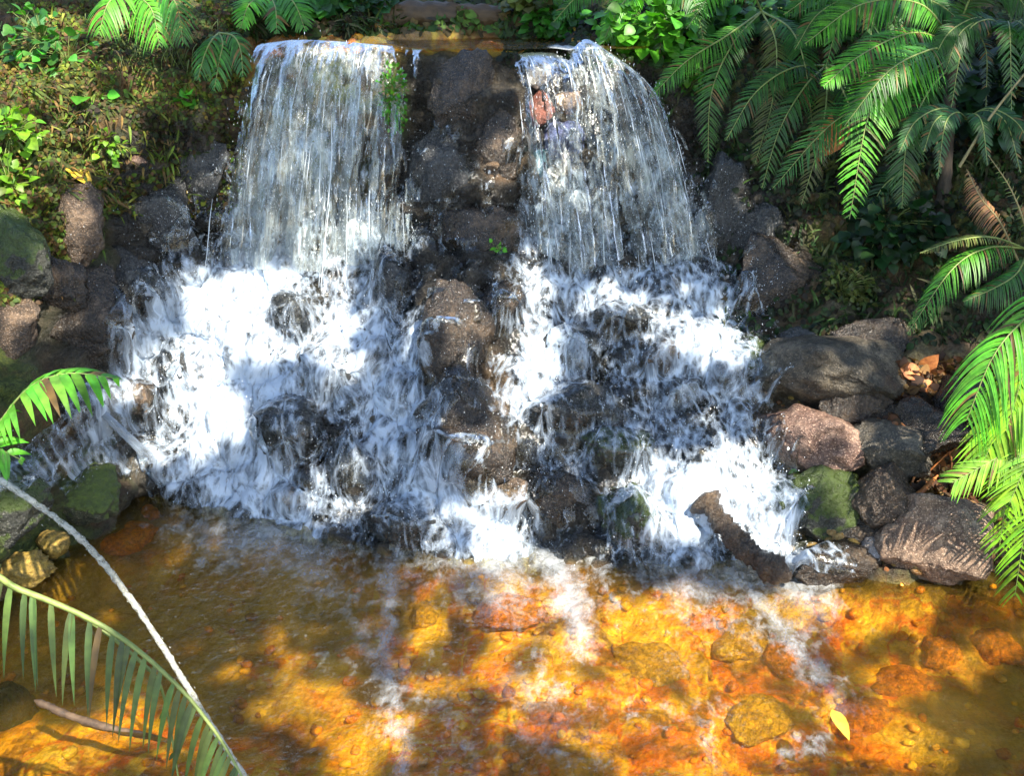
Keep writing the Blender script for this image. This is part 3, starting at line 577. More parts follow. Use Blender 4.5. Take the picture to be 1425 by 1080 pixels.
# ------------------------------------------------------------------ the two curtains
def waterfall(label, top, bot, ytop, ybot, nstr, sd, cmul):
    r = np.random.default_rng(sd); NU, NV = 150, 90
    tt = curve([(*a, 0) for a in top], NU)[:, :2]; bb = curve([(*a, 0) for a in bot], NU)[:, :2]
    root = empty("waterfall", at_y(*tt[NU // 2], ytop)); tag(root, label, "waterfall", "curtains of the waterfall")
    off = np.array(root.location)
    def pt(a, tau):
        i = a * (NU - 1); u = np.interp(i, np.arange(NU), tt[:, 0]) * (1 - tau) + np.interp(i, np.arange(NU), bb[:, 0]) * tau
        s = .12 * tau + .88 * tau ** 2
        v = np.interp(i, np.arange(NU), tt[:, 1]) * (1 - s) + np.interp(i, np.arange(NU), bb[:, 1]) * s
        y = ytop + (ybot - ytop) * tau
        d = np.stack([(u - 712.5) / FPX, FWD[1] + UPV[1] * (540 - v) / FPX, FWD[2] + UPV[2] * (540 - v) / FPX], -1)
        return CAM + d * (y / d[..., 1])[..., None], u, v
    a, tau = np.meshgrid(np.linspace(0, 1, NU), np.linspace(0, 1, NV)); P, u, v = pt(a, tau)
    nz = fbm(np.stack([a * 11, tau * 2.0, 0 * a + sd], -1), 4)
    P = P + np.stack([.03 * nz * tau, -.07 * nz * (.25 + tau), 0 * nz], -1)
    c = np.clip(cover(u, v) * cmul + .06 * nz, 0, 1) - .4 * np.exp(-np.minimum(a, 1 - a) / .03) * (.2 + .8 * tau) - .15 * sstep(.8, 1, tau)
    ii = np.arange(NU * NV).reshape(NV, NU); Q = quad(ii); q = Q[(c.ravel()[Q].max(1) + .3 * nz.ravel()[Q].mean(1)) > .12]
    link("water_sheet", mesh_np("water_sheet", P.reshape(-1, 3) - off, q, {"cov": c.ravel()}, uv=np.stack([a * (tt[-1, 0] - tt[0, 0]) / 300, tau * .9], -1).reshape(-1, 2)), M['curtain'], root)
    mb = MB(); K = 9
    s0 = r.uniform(0, .95, nstr); ln = r.uniform(.05, .3, nstr); aa = r.uniform(.005, .995, nstr)
    ta = np.clip(s0[:, None] + ln[:, None] * np.linspace(0, 1, K)[None], 0, 1.05); aw = aa[:, None] + .012 * np.sin(ta * 7 + aa[:, None] * 40)
    Pp, u, v = pt(aw, ta); kk = cover(u[:, 4], v[:, 4]) * cmul > r.uniform(.05, .8, nstr)
    nz = fbm(np.stack([aw * 14, ta * 2.2, 0 * ta + sd], -1), 4); Pp = Pp + np.stack([0 * nz, -.055 * nz * (.25 + ta) - .012 - .03 * r.random((nstr, 1)), 0 * nz], -1)
    mb.add(*tubes(Pp[kk], (r.uniform(.0008, .0026, nstr)[:, None] * np.sin(np.linspace(.2, np.pi - .2, K))[None])[kk], 4))
    nd = nstr * 40; a2 = r.uniform(0, 1, nd); t2 = np.sqrt(r.uniform(0, 1, nd)); Pd, u, v = pt(a2, t2); kk = cover(u, v) > r.uniform(0, .8, nd)
    Pd = Pd + r.normal(0, 1, (nd, 3)) * np.array([.02, .03, .02]) - np.array([0, .035, 0]); w = r.uniform(.0006, .0019, nd)
    mb.add(*octas(Pd[kk], (np.array([0, -.1, -1]) + r.normal(0, .12, (nd, 3)))[kk], (w * r.uniform(1.5, 5, nd))[kk], w[kk]))
    o = mb.build("falling_strands", M['drops'], root, off); o['kind'] = 'stuff'
waterfall("wide left curtain of white water pouring over the mossy lip", [(352, 62), (410, 55), (470, 57), (530, 62), (590, 68)], [(285, 360), (370, 372), (440, 375), (510, 362), (580, 345)], 5.1, 4.80, 70, 3, .78)
waterfall("narrow right curtain of water arching off the lip beside the ferns", [(708, 76), (745, 72), (788, 72), (815, 54), (845, 70), (872, 90), (892, 112)], [(735, 345), (775, 360), (825, 385), (880, 392), (925, 392), (968, 396), (1010, 400)], 5.1, 4.72, 70, 4, .85)

# ------------------------------------------------------------------ pool and upper stream
STREAKS = [([(440,690),(460,780),(490,860),(528,935)],15,.5),([(556,770),(536,870),(540,970),(560,1075)],15,.72),([(735,745),(790,812),(806,890)],17,1.0),([(1010,790),(1080,862),(1130,930),(1165,975)],15,.72),
 ([(690,965),(758,930)],10,.5),([(730,1020),(785,1052)],12,.5),([(405,908),(490,922)],8,.42),([(975,1010),(1000,1080)],12,.5),([(1085,1055),(1150,1030)],12,.6),([(230,670),(330,715),(450,765)],26,.5),([(560,930),(620,990),(650,1075)],34,.4),
 ([(820,740),(832,790)],12,.7),([(830,800),(850,840)],10,.5),([(1110,790),(1135,832)],18,.8),([(660,745),(720,770)],30,.6),([(880,770),(960,760),(1010,790)],20,.4),([(470,750),(620,770)],26,.35),([(300,730),(430,760)],22,.42),([(1090,900),(1150,960)],9,.35),([(940,930),(1000,870)],9,.3),([(280,745),(340,770)],8,.3),([(700,770),(760,830)],14,.35)]
def seg_d(u, v, pl):
    best = np.full(np.shape(u), 1e9)
    for (x0, y0), (x1, y1) in zip(pl[:-1], pl[1:]):
        dx, dy = x1 - x0, y1 - y0; t = np.clip(((u - x0) * dx + (v - y0) * dy) / (dx * dx + dy * dy), 0, 1)
        best = np.minimum(best, np.hypot(u - x0 - t * dx, v - y0 - t * dy))
    return best
px_ = np.linspace(-3.4, 3.4, 480); py_ = np.concatenate([np.linspace(-.9, 1.8, 60)[:-1], np.linspace(1.8, 4.4, 260)]); PX, PY = np.meshgrid(px_, py_)
amp = .25 + .75 * np.exp(-np.clip(3.9 - PY, 0, 9) / .7)
PZ = amp * (.014 * fbm(np.stack([PX * 7, PY * 5, 0 * PX], -1), 3) + .011 * np.abs(fbm(np.stack([PX * 15, PY * 13, 0 * PX + 4], -1), 3)))
PP = np.stack([PX, PY, PZ], -1); u, v, t = to_px(PP); wob = 22 * fbm(np.stack([PX * 7, PY * 7, 0 * PX], -1), 3); pc = np.zeros(PX.shape)
for pl, wd, st_ in STREAKS: pc = np.maximum(pc, st_ * .72 * np.exp(-(seg_d(u + wob, v + wob, pl) / (1.6 * wd)) ** 1.1))
veil = sstep(520, 640, u) * (1 - sstep(1150, 1300, u)) * sstep(770, 820, v) * np.clip(.02 + .32 * fbm(np.stack([PX * 3 + PY * 1.5, PY * 2, 0 * PX + 6], -1), 3), 0, .4) + .25 * ell(u, v, [(340, 730, 150, 50), (540, 800, 70, 60)])
pc = np.maximum(pc, .5 * np.maximum(cover(u + .5 * wob, v - 38 + wob), .8 * cover(u + wob, v - 62)) * sstep(700, 740, v))
pc = np.clip(np.maximum(np.maximum(pc, veil), .6 * cover(u, v) * sstep(740, 780, v)), 0, 1); PP[..., 2] += .012 * pc * (.5 + np.abs(fbm(PP * 20, 2)))
o = link("water", mesh_np("water", PP.reshape(-1, 3), quad(np.arange(PX.size).reshape(PX.shape)), {"cov": pc.ravel()}), M['pool']); o['kind'] = 'structure'
ux, uy = np.meshgrid(np.linspace(-1.2, .62, 90), np.linspace(5.08, 5.75, 40)); uz = 1.772 + .006 * fbm(np.stack([ux * 14, uy * 14, 0 * ux], -1), 3)
u, v, t = to_px(np.stack([ux, uy, uz], -1)); uc = ell(u, v, [(580, 42, 50, 12), (800, 66, 40, 8)]) * .9
o = link("stream", mesh_np("stream", np.stack([ux, uy, uz], -1).reshape(-1, 3), quad(np.arange(ux.size).reshape(ux.shape)), {"cov": uc.ravel()}), M['pool']); o['kind'] = 'structure'

# ------------------------------------------------------------------ fronds and other plants
GREEN = np.array([.05, .2, .02]); BRIGHT = np.array([.1, .36, .02]); LIME = np.array([.2, .42, .02]); DARK = np.array([.02, .075, .015]); BLUE = np.array([.06, .12, .09]); DRY = np.array([.3, .15, .05]); OLIVE = np.array([.12, .15, .03])
def frond(root, pts, npair, L, W, col, hint=(0, -.75, .66), lean=.5, droop=.25, prof='fern', nm="frond", sides=(-1, 1), stalk='stalk', srad=.004, t0=.12, jit=.12, teeth=False):
    off = np.array(root.location) if root is not None else np.zeros(3)
    C = curve(pts, 60); T = unit(np.gradient(C, axis=0)); ts = np.linspace(t0, .985, npair)
    mb = MB(); K = 7; rr = np.linspace(0, 1, K); shp = np.array([.55, .95, 1, .9, .7, .42, .03])
    for sd in sides:
        tt = np.clip(ts + rng.normal(0, .25 / npair, npair), t0, .995); i = tt * 59
        P = np.stack([np.interp(i, np.arange(60), C[:, k]) for k in range(3)], -1); D0 = unit(np.stack([np.interp(i, np.arange(60), T[:, k]) for k in range(3)], -1))
        H = np.asarray(hint, float); Nn = unit(H - (D0 @ H)[:, None] * D0); Sd = np.cross(D0, Nn) * sd
        q = (tt - t0) / (1 - t0)
        if prof == 'fern': ll = np.interp(q, [0, .15, .4, .75, .93, 1], [.45, .8, 1, .72, .32, .08])
        elif prof == 'wide': ll = np.interp(q, [0, .2, .5, .8, 1], [.8, 1, .95, .6, .15])
        else: ll = np.interp(q, [0, .1, .5, .9, 1], [.6, .95, 1, .8, .4])
        ll = L * ll * rng.uniform(1 - jit, 1 + jit, npair); ln = lean + .35 * q + rng.normal(0, jit * .7, npair)
        D = unit(Sd + ln[:, None] * D0 + rng.normal(0, jit * .35, (npair, 3))); Wd = unit(np.cross(D, Nn)); g = np.array([0, 0, -1.0])
        pos = P[:, None] + D[:, None] * (ll[:, None] * rr)[..., None] + g * (droop * ll[:, None] * rr[None] ** 2)[..., None]
        hw = (W * (.5 + .5 * ll / L))[:, None] * shp[None]
        if teeth: hw = hw * (1 + .28 * np.where(np.arange(K) % 2, 1, -1))[None]
        A = pos - Wd[:, None] * hw[..., None] + Nn[:, None] * (hw * .25)[..., None]; B = pos + Wd[:, None] * hw[..., None] + Nn[:, None] * (hw * .25)[..., None]
        V = np.stack([A, pos, B], 2); idx = np.arange(npair * K * 3).reshape(npair, K, 3)
        F = np.concatenate([np.stack([idx[:, :-1, a], idx[:, :-1, a + 1], idx[:, 1:, a + 1], idx[:, 1:, a]], -1).reshape(-1, 4) for a in (0, 1)])
        tint = np.asarray(col)[None] * rng.uniform(.6, 1.35, (npair, 1)) * (1 + rng.normal(0, .1, (npair, 3))); br_ = rng.random(npair) < .05; tint[br_] = np.array([.2, .12, .03]) * rng.uniform(.5, 1.2, (br_.sum(), 1))
        mb.add(V - off, F, tint=np.clip(np.repeat(tint, K * 3, 0), 0, 1))
    o = mb.build(nm, M['leaf'], root)
    sv_, sf_ = tubes(C[None], (srad * np.linspace(1.3, .35, 60))[None], 6); st_ = link("stalk", mesh_np("stalk", sv_ - off, sf_), M[stalk], o)
    return o
def pts3(*a): return [at_y(*p) for p in a]
def plant(name, base, label, cat, fronds, group=None):
    root = empty(name, base); tag(root, label, cat, group)
    for f in fronds: frond(root, **f)
    return root
FD = dict
# tree fern at the upper right
tb = at_y(1312, 430, 4.75); root = empty("tree_fern", tb); tag(root, "large tree fern with a dark trunk and arching fronds at upper right", "fern", "ferns of the right bank")
C = curve([tb - np.array([0, -.1, .15]), at_y(1308, 330, 4.78), at_y(1318, 200, 4.85), at_y(1325, 60, 4.9)], 40)
V, F = tubes(C[None], (.025 * np.linspace(1.25, .8, 40) * (1 + .25 * rng.random(40)))[None], 14); V = V + .008 * fbm(V * np.array([60, 60, 20]), 2)[:, None] * np.array([1, 1, 0])
link("trunk", mesh_np("trunk", V - tb, F), M['bark'], root)
for f in [
 FD(pts=pts3((1325,70,4.9),(1262,92,4.7),(1212,150,4.55),(1182,305,4.45)), npair=70, L=0.154, W=0.0054, col=BRIGHT, teeth=True, lean=.35, hint=(-.1,-.8,.5), prof='wide'),
 FD(pts=pts3((1325,60,4.9),(1270,45,4.75),(1200,75,4.6),(1145,120,4.5)), npair=70, L=0.121, W=0.0045, col=BRIGHT, lean=.5, hint=(0,-.5,.85)),
 FD(pts=pts3((1325,55,4.9),(1280,5,4.8),(1200,5,4.7),(1120,60,4.6)), npair=70, L=0.138, W=0.0050, col=.75*BRIGHT*.85, lean=.5),
 FD(pts=pts3((1325,80,4.9),(1250,125,4.75),(1160,170,4.65),(1075,262,4.6)), npair=70, L=0.130, W=0.0037, col=.72*GREEN, lean=.6),
 FD(pts=pts3((1325,90,4.9),(1290,130,4.7),(1262,200,4.6),(1255,290,4.55)), npair=70, L=0.121, W=0.0042, col=.72*GREEN*.7, lean=.5),
 FD(pts=pts3((1328,60,4.9),(1355,-10,4.85),(1400,-20,4.8),(1450,40,4.7)), npair=68, L=0.130, W=0.0045, col=.72*GREEN*.6),
 FD(pts=pts3((1328,65,4.9),(1350,40,4.9),(1372,70,4.85),(1372,150,4.8)), npair=60, L=0.049, W=0.0029, col=BLUE, lean=.2),
 FD(pts=pts3((1322,60,4.95),(1270,-30,5.0),(1170,-30,5.0),(1090,20,4.95)), npair=70, L=0.138, W=0.0045, col=.72*GREEN*.9),
 FD(pts=pts3((1325,65,4.9),(1290,70,4.6),(1235,100,4.42),(1175,175,4.35)), npair=70, L=0.113, W=0.0037, col=.72*GREEN, lean=.6),
]: frond(root, **f)
RB = "ferns of the right bank"
plant("fern", at_y(1055, 30, 5.35), "feathery fern drooping beside the right curtain", "fern", [
 FD(pts=pts3((1060,15,5.3),(1020,60,5.1),(990,130,5.0),(985,225,4.95)), npair=68, L=0.098, W=0.0033, col=.72*GREEN), FD(pts=pts3((1060,15,5.3),(1010,50,5.1),(955,85,5.0),(905,135,4.98)), npair=68, L=0.089, W=0.0033, col=.75*BRIGHT*.8),
 FD(pts=pts3((1060,15,5.3),(1080,60,5.1),(1075,140,5.0),(1050,230,4.95)), npair=68, L=0.105, W=0.0033, col=OLIVE*.8), FD(pts=pts3((1060,15,5.3),(1100,40,5.1),(1120,90,5.0),(1130,170,4.95)), npair=60, L=0.098, W=0.0033, col=.72*GREEN*.8),
 FD(pts=pts3((1060,15,5.3),(1040,-20,5.2),(1000,-20,5.1),(955,40,5.0)), npair=60, L=0.105, W=0.0037, col=.75*BRIGHT*.9)], RB)
plant("fern", at_y(900, -10, 5.6), "bright fern at the top edge right of the lip", "fern", [
 FD(pts=pts3((905,-15,5.6),(885,-10,5.4),(862,10,5.3),(838,60,5.25)), npair=55, L=0.089, W=0.0037, col=BRIGHT), FD(pts=pts3((905,-15,5.6),(915,-15,5.4),(925,20,5.3),(915,85,5.25)), npair=55, L=0.089, W=0.0037, col=.75*BRIGHT*.8),
 FD(pts=pts3((905,-15,5.6),(935,-20,5.4),(965,0,5.3),(980,60,5.25)), npair=55, L=0.089, W=0.0037, col=.72*GREEN), FD(pts=pts3((905,-15,5.6),(860,-20,5.5),(810,-10,5.45),(770,30,5.4)), npair=55, L=0.089, W=0.0037, col=.72*GREEN)], RB)
plant("fern", at_y(1420, 350, 4.4), "fern with arching narrow fronds at the right edge under the tree fern", "fern", [
 FD(pts=pts3((1425,345,4.4),(1375,345,4.25),(1325,375,4.15),(1262,465,4.1)), npair=70, L=0.098, W=0.0029, col=.75*BRIGHT*.9, droop=.7, hint=(0,-.3,.95)), FD(pts=pts3((1425,345,4.4),(1380,330,4.25),(1330,335,4.15),(1280,352,4.1)), npair=64, L=0.049, W=0.0025, col=OLIVE, hint=(0,-.3,.95)),
 FD(pts=pts3((1430,350,4.4),(1415,380,4.25),(1385,400,4.15),(1340,420,4.1)), npair=64, L=0.081, W=0.0029, col=.72*GREEN, droop=.6), FD(pts=pts3((1430,350,4.4),(1425,310,4.3),(1405,260,4.3),(1375,215,4.3)), npair=18, L=0.040, W=0.0021, col=OLIVE, stalk='drystalk')], RB)
plant("fern", at_y(1395, 335, 4.5), "withered brown fern frond above the narrow green fronds at right", "fern", [FD(pts=pts3((1420,370,4.45),(1392,310,4.4),(1365,275,4.4),(1345,235,4.4)), npair=38, L=0.073, W=0.0045, col=DRY, droop=.8, stalk='drystalk')], RB)
for j, (f, y_) in enumerate([(((1335,232),(1380,160),(1440,85)), 4.5), (((1309,232),(1302,190),(1293,150)), 4.6)]):
    st = curve([at_y(*p, y_) for p in f], 20); root = empty("bare_stalk", st[0]); tag(root, ["long bare olive stalk leaning right of the tree fern trunk", "short bare pale stalk hanging left of the tree fern trunk"][j], "stalk", "bare stalks by the tree fern")
    V, F = tubes(st[None], np.full((1, 20), .006) * np.linspace(1.2, .6, 20), 6); link("stalk", mesh_np("stalk", V - st[0], F), M['drystalk'], root)
plant("fern", at_y(1150, 95, 5.1), "dense dark feathery fern under the tree fern fronds", "fern", [
 FD(pts=pts3((1150,90,5.1),(1120,120,4.95),(1085,180,4.88),(1060,262,4.85)), npair=52, L=0.092, W=0.0043, col=.72*GREEN*.75), FD(pts=pts3((1150,90,5.1),(1150,140,4.95),(1140,200,4.88),(1115,285,4.85)), npair=52, L=0.092, W=0.0043, col=OLIVE*.7),
 FD(pts=pts3((1150,90,5.1),(1175,130,4.95),(1195,190,4.88),(1210,270,4.85)), npair=52, L=0.092, W=0.0043, col=.72*GREEN*.6), FD(pts=pts3((1150,90,5.1),(1100,95,4.95),(1050,130,4.88),(1010,195,4.85)), npair=52, L=0.092, W=0.0043, col=.72*GREEN*.7),
 FD(pts=pts3((1150,90,5.1),(1200,100,5.0),(1250,140,4.95),(1285,215,4.9)), npair=52, L=0.092, W=0.0043, col=.72*GREEN*.6)], RB)
def rosette(u, v, y, r, n, L, W, col, label, down=.9):
    fr_ = []
    for k in range(n):
        th = math.pi * (k + .5 + random.uniform(-.3, .3)) / n; c, q = math.cos(th), math.sin(th); rr = r * random.uniform(.8, 1.2)
        fr_.append(FD(pts=pts3((u, v, y), (u + .35 * rr * c, v - .18 * rr + .1 * rr * q, y - .12), (u + .75 * rr * c, v + .1 * rr * q, y - .22), (u + rr * c, v + rr * (.25 + down * q * .7), y - .28)), npair=44, L=L, W=W, col=np.asarray(col) * random.uniform(.7, 1.2), lean=.55))
    return plant("fern", at_y(u, v, y), label, "fern", fr_, RB)
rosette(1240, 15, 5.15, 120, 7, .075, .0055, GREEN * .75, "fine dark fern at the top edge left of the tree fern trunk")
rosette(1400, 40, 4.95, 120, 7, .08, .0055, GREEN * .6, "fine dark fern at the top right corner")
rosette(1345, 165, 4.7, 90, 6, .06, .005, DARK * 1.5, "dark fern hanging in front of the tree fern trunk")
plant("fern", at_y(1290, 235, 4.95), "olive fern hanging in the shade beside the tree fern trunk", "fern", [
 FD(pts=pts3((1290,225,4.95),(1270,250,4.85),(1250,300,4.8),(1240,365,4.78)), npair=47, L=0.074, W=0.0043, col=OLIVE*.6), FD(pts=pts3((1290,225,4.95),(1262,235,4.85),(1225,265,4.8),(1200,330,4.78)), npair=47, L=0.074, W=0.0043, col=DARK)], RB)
# bright palm at the right edge
PB = [np.array([2.4, 3.72, .42])]
plant("palm_plant", np.array(PB[0]), "bright yellow green feathery palm reaching in at the right edge", "palm", [
 FD(t0=.3, pts=PB + pts3((1470,415,3.5),(1420,450,3.45),(1380,500,3.4),(1345,585,3.38)), npair=40, L=.15, W=.005, col=BRIGHT, droop=.9, lean=.6, prof='palm', hint=(0,-.3,.95)),
 FD(t0=.3, pts=PB + pts3((1470,500,3.5),(1440,520,3.42),(1405,560,3.38),(1370,640,3.36)), npair=44, L=.16, W=.006, col=LIME, droop=.5, lean=.8, prof='palm'),
 FD(t0=.3, pts=PB + pts3((1470,540,3.5),(1440,570,3.4),(1410,640,3.36),(1390,765,3.36)), npair=50, L=.13, W=.005, col=LIME, droop=.2, lean=.6, prof='palm'),
 FD(t0=.3, pts=PB + pts3((1470,560,3.5),(1430,600,3.4),(1390,635,3.36),(1325,672,3.34)), npair=40, L=.11, W=.005, col=LIME, droop=.15, lean=1.0, prof='palm'),
 FD(t0=.3, pts=PB + pts3((1480,560,3.5),(1455,640,3.4),(1430,720,3.36),(1412,830,3.36)), npair=46, L=.13, W=.005, col=LIME*.8, droop=.3, lean=.6, prof='palm'),
 FD(t0=.3, pts=PB + pts3((1480,470,3.5),(1450,470,3.42),(1425,520,3.38),(1400,600,3.36)), npair=44, L=.14, W=.006, col=LIME, droop=.5, lean=.8, prof='palm'),
 FD(t0=.3, pts=PB + pts3((1480,590,3.5),(1460,600,3.4),(1432,640,3.33),(1405,700,3.3)), npair=44, L=.12, W=.005, col=LIME, droop=.3, lean=.8, prof='palm')])
# bright frond at the left edge
LB_ = [np.array([-2.15, 3.15, .22])]
plant("fern", LB_[0], "bright green fern frond with pointed leaflets at the left edge", "fern", [FD(pts=LB_ + pts3((-80,690,3.0),(-10,600,3.0),(40,540,3.0),(95,520,3.0),(165,527,3.0)), npair=17, L=.18, W=.0155, col=BRIGHT*1.1, hint=(0,-.12,.99), droop=.55, lean=.5, jit=.06, prof='fern', t0=.36),
  FD(t0=.35, pts=LB_ + pts3((-80,690,3.0),(-60,640,2.95),(-20,620,2.9),(30,640,2.88)), npair=10, L=.12, W=.015, col=BRIGHT, hint=(0,-.6,.8), droop=.4)])
# palm leaf in the foreground, lower left
PL_ = [np.array([-2.25, 2.1, .3]), np.array([-1.75, 2.05, .82])]
plant("palm_leaf", PL_[0], "arching olive palm leaf with hanging leaflets in the lower left foreground", "palm leaf", [
 FD(pts=PL_ + pts3((-70,795,2.0),(30,822,2.0),(150,876,1.98),(240,948,1.95),(300,1020,1.92),(345,1095,1.88)), npair=38, L=.135, W=.0072, col=np.array([.07,.11,.02]), sides=(1,), hint=(0,-.8,.55), droop=.55, lean=.3, jit=.08, prof='palm', srad=.008, t0=.27),
 FD(pts=PL_ + pts3((-70,800,2.03),(20,818,2.03),(120,862,2.02),(205,930,2.0),(225,960,2.0),(238,1020,1.98),(250,1095,1.95)), npair=5, L=.03, W=.005, col=np.array([.07,.12,.02]), sides=(1,), hint=(0,-.8,.55), droop=.3, srad=.006, t0=.62)])
# ferns and grass of the upper left
LB = "plants of the left bank"
plant("fern", at_y(180, -20, 5.2), "feathery bright fern hanging over the left bank at the top", "fern", [
 FD(pts=pts3((185,-20,5.25),(195,-5,5.1),(212,15,5.0),(222,62,4.95)), npair=26, L=.13, W=.006, col=BRIGHT, droop=.7), FD(pts=pts3((185,-20,5.25),(170,-10,5.1),(150,5,5.0),(138,45,4.95)), npair=26, L=.12, W=.006, col=BRIGHT*.9, droop=.7),
 FD(pts=pts3((185,-20,5.25),(220,-15,5.1),(245,5,5.0),(255,60,4.95)), npair=26, L=.11, W=.006, col=GREEN, droop=.7)], LB)
plant("fern", at_y(300, 50, 5.2), "small dark fern left of the left curtain's top", "fern", [
 FD(pts=pts3((305,45,5.2),(295,55,5.1),(285,75,5.05),(275,110,5.0)), npair=20, L=.08, W=.006, col=GREEN*.9, droop=.6), FD(pts=pts3((305,45,5.2),(310,60,5.1),(305,85,5.05),(298,125,5.0)), npair=20, L=.08, W=.006, col=GREEN, droop=.6), FD(pts=pts3((305,45,5.2),(325,50,5.1),(335,70,5.05),(338,105,5.0)), npair=20, L=.07, W=.006, col=GREEN*.7, droop=.6)], LB)
plant("fern", at_y(370, -10, 5.6), "low fern at the top edge left of the lip", "fern", [
 FD(pts=pts3((375,-12,5.6),(360,-5,5.5),(345,8,5.4),(335,38,5.35)), npair=22, L=.1, W=.009, col=BRIGHT), FD(pts=pts3((375,-12,5.6),(395,-10,5.5),(412,8,5.4),(425,42,5.35)), npair=22, L=.1, W=.009, col=GREEN), FD(pts=pts3((375,-12,5.6),(380,0,5.5),(384,15,5.4),(385,45,5.35)), npair=22, L=.09, W=.009, col=GREEN)], LB)

# leafy plants: clumps of small leaves on short stems
def leaf_shape(n=9, k=.45):
    t = np.linspace(0, 1, n); w = k * np.sin(np.pi * t ** .8) ** .9; return t, w
def leaves_mesh(P, D, N, size, tint, asp=.45, curl=.25):
    n = len(P); K = 6; t, w = leaf_shape(K, asp); D = unit(D); N = unit(N - (N * D).sum(-1, keepdims=True) * D); W = np.cross(D, N)
    pos = P[:, None] + (D[:, None] * t[None, :, None] - N[:, None] * (curl * t ** 2)[None, :, None]) * size[:, None, None]
    hw = (w[None] * size[:, None])[..., None]
    V = np.stack([pos - W[:, None] * hw + N[:, None] * hw * .2, pos, pos + W[:, None] * hw + N[:, None] * hw * .2], 2)
    idx = np.arange(n * K * 3).reshape(n, K, 3)
    F = np.concatenate([np.stack([idx[:, :-1, a], idx[:, :-1, a + 1], idx[:, 1:, a + 1], idx[:, 1:, a]], -1).reshape(-1, 4) for a in (0, 1)])
    return V.reshape(-1, 3), F, np.repeat(tint, K * 3, 0)
def clump(name, u, v, r, n, size, col, label, cat="plant", group=None, flat=.6, asp=.45, y=None):
    p, nn = hit(u, v)
    if y: p = at_y(u, v, y)
    root = empty(name, p); tag(root, label, cat, group)
    t = (p - CAM) @ FWD; rw = r * t / FPX
    P = rng.normal(0, 1, (n, 3)); P = unit(P) * (rng.random((n, 1)) ** .4) * rw * np.array([1, .7, flat]); P = P + nn * rw * .35
    D = unit(P + rng.normal(0, .5, (n, 3)) * rw + np.array([0, -.3, -.2]) * rw); N = np.array([0, -.4, .9]) + rng.normal(0, .35, (n, 3))
    tint = np.asarray(col)[None] * rng.uniform(.45, 1.4, (n, 1)) * (1 + rng.normal(0, .1, (n, 3)))
    V, F, tn = leaves_mesh(P, D, N, size * rng.uniform(.6, 1.4, n), np.clip(tint, 0, 1), asp)
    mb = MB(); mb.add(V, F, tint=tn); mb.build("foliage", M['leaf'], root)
    m = min(n, 40); st = np.stack([np.zeros((m, 3)), P[:m] * .5 + np.array([0, 0, .1 * rw]), P[:m]], 1); V, F = tubes(st, np.full((m, 3), .0016), 4); o = link("stem", mesh_np("stem", V, F), M['stalk'], root)
clump("shrub", 430, 12, 75, 420, .06, GREEN*.75, "dense leafy shrub along the top edge behind the left lip", "shrub", None, .35)
clump("shrub", 500, 10, 50, 240, .05, DARK*1.2, "dark leafy shrub at the top edge left of the log", "shrub", None, .4)
clump("shrub", 785, 45, 48, 380, .045, GREEN*.8, "round green leaf clump above the right lip", "shrub", None, .5)
clump("shrub", 745, 8, 40, 200, .05, OLIVE*.8, "small olive shrub at the top edge right of the log", "shrub", None, .5)
clump("shrub", 905, 45, 70, 420, .06, BRIGHT*.7, "fresh green shrub above the right curtain", "shrub", None, .6)
clump("shrub", 985, 30, 65, 360, .06, GREEN*.7, "dark green shrub between two ferns at the top", "shrub", None, .6)
clump("shrub", 1140, 30, 80, 420, .06, GREEN*.7, "leafy shrub behind the tree fern fronds at the top", "shrub", None, .6)
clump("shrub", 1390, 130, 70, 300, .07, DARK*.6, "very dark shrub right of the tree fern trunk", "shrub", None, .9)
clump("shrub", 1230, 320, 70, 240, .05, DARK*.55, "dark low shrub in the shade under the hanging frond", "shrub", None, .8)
clump("shrub", 1170, 405, 42, 320, .022, OLIVE*.8, "mossy green mound right of the dark wet rocks", "moss mound", None, .9)
clump("moss", 543, 138, 20, 300, .018, BRIGHT * .8, "bright green moss beside the upper right edge of the left curtain", "moss", None, 2.6, .4, y=4.99)
clump("ivy", 130, 137, 22, 9, .06, BRIGHT, "bright heart leaved ivy sprig in the middle of the left bank", "ivy", LB, .7, .6)
clump("ivy", 95, 88, 42, 40, .04, GREEN*1.2, "small leaved ivy trailing under the round leaf", "ivy", LB, .9, .6)
clump("ivy", 60, 60, 50, 50, .04, GREEN, "ivy patch at the top left corner", "ivy", LB, .9, .6)
clump("ivy", 15, 190, 40, 80, .05, LIME*.8, "yellow green leafy tuft at the left edge", "ivy", LB, .9, .4)
clump("ivy", 15, 265, 42, 90, .045, LIME*.7, "yellow green tuft lower on the left edge", "ivy", LB, .9, .4)
clump("ivy", 268, 142, 18, 14, .04, BRIGHT*.8, "small bright ivy sprig under the dark fern", "ivy", LB, .8, .6)
clump("ivy", 150, 200, 30, 60, .03, LIME*.75, "yellowish herb above the small pink stone", "herb", LB, .8, .4)
clump("herb", 1118, 648, 16, 10, .05, LIME, "small yellow green sprig on top of the mossy boulder", "herb", None, .7, .3)
clump("herb", 690, 345, 12, 8, .03, BRIGHT, "tiny green sprig on the central rock face", "herb", None, .8, .4)
clump("herb", 960, 115, 30, 90, .035, BRIGHT*.8, "green herb hanging beside the right curtain's shoulder", "herb", None, .6, .4)
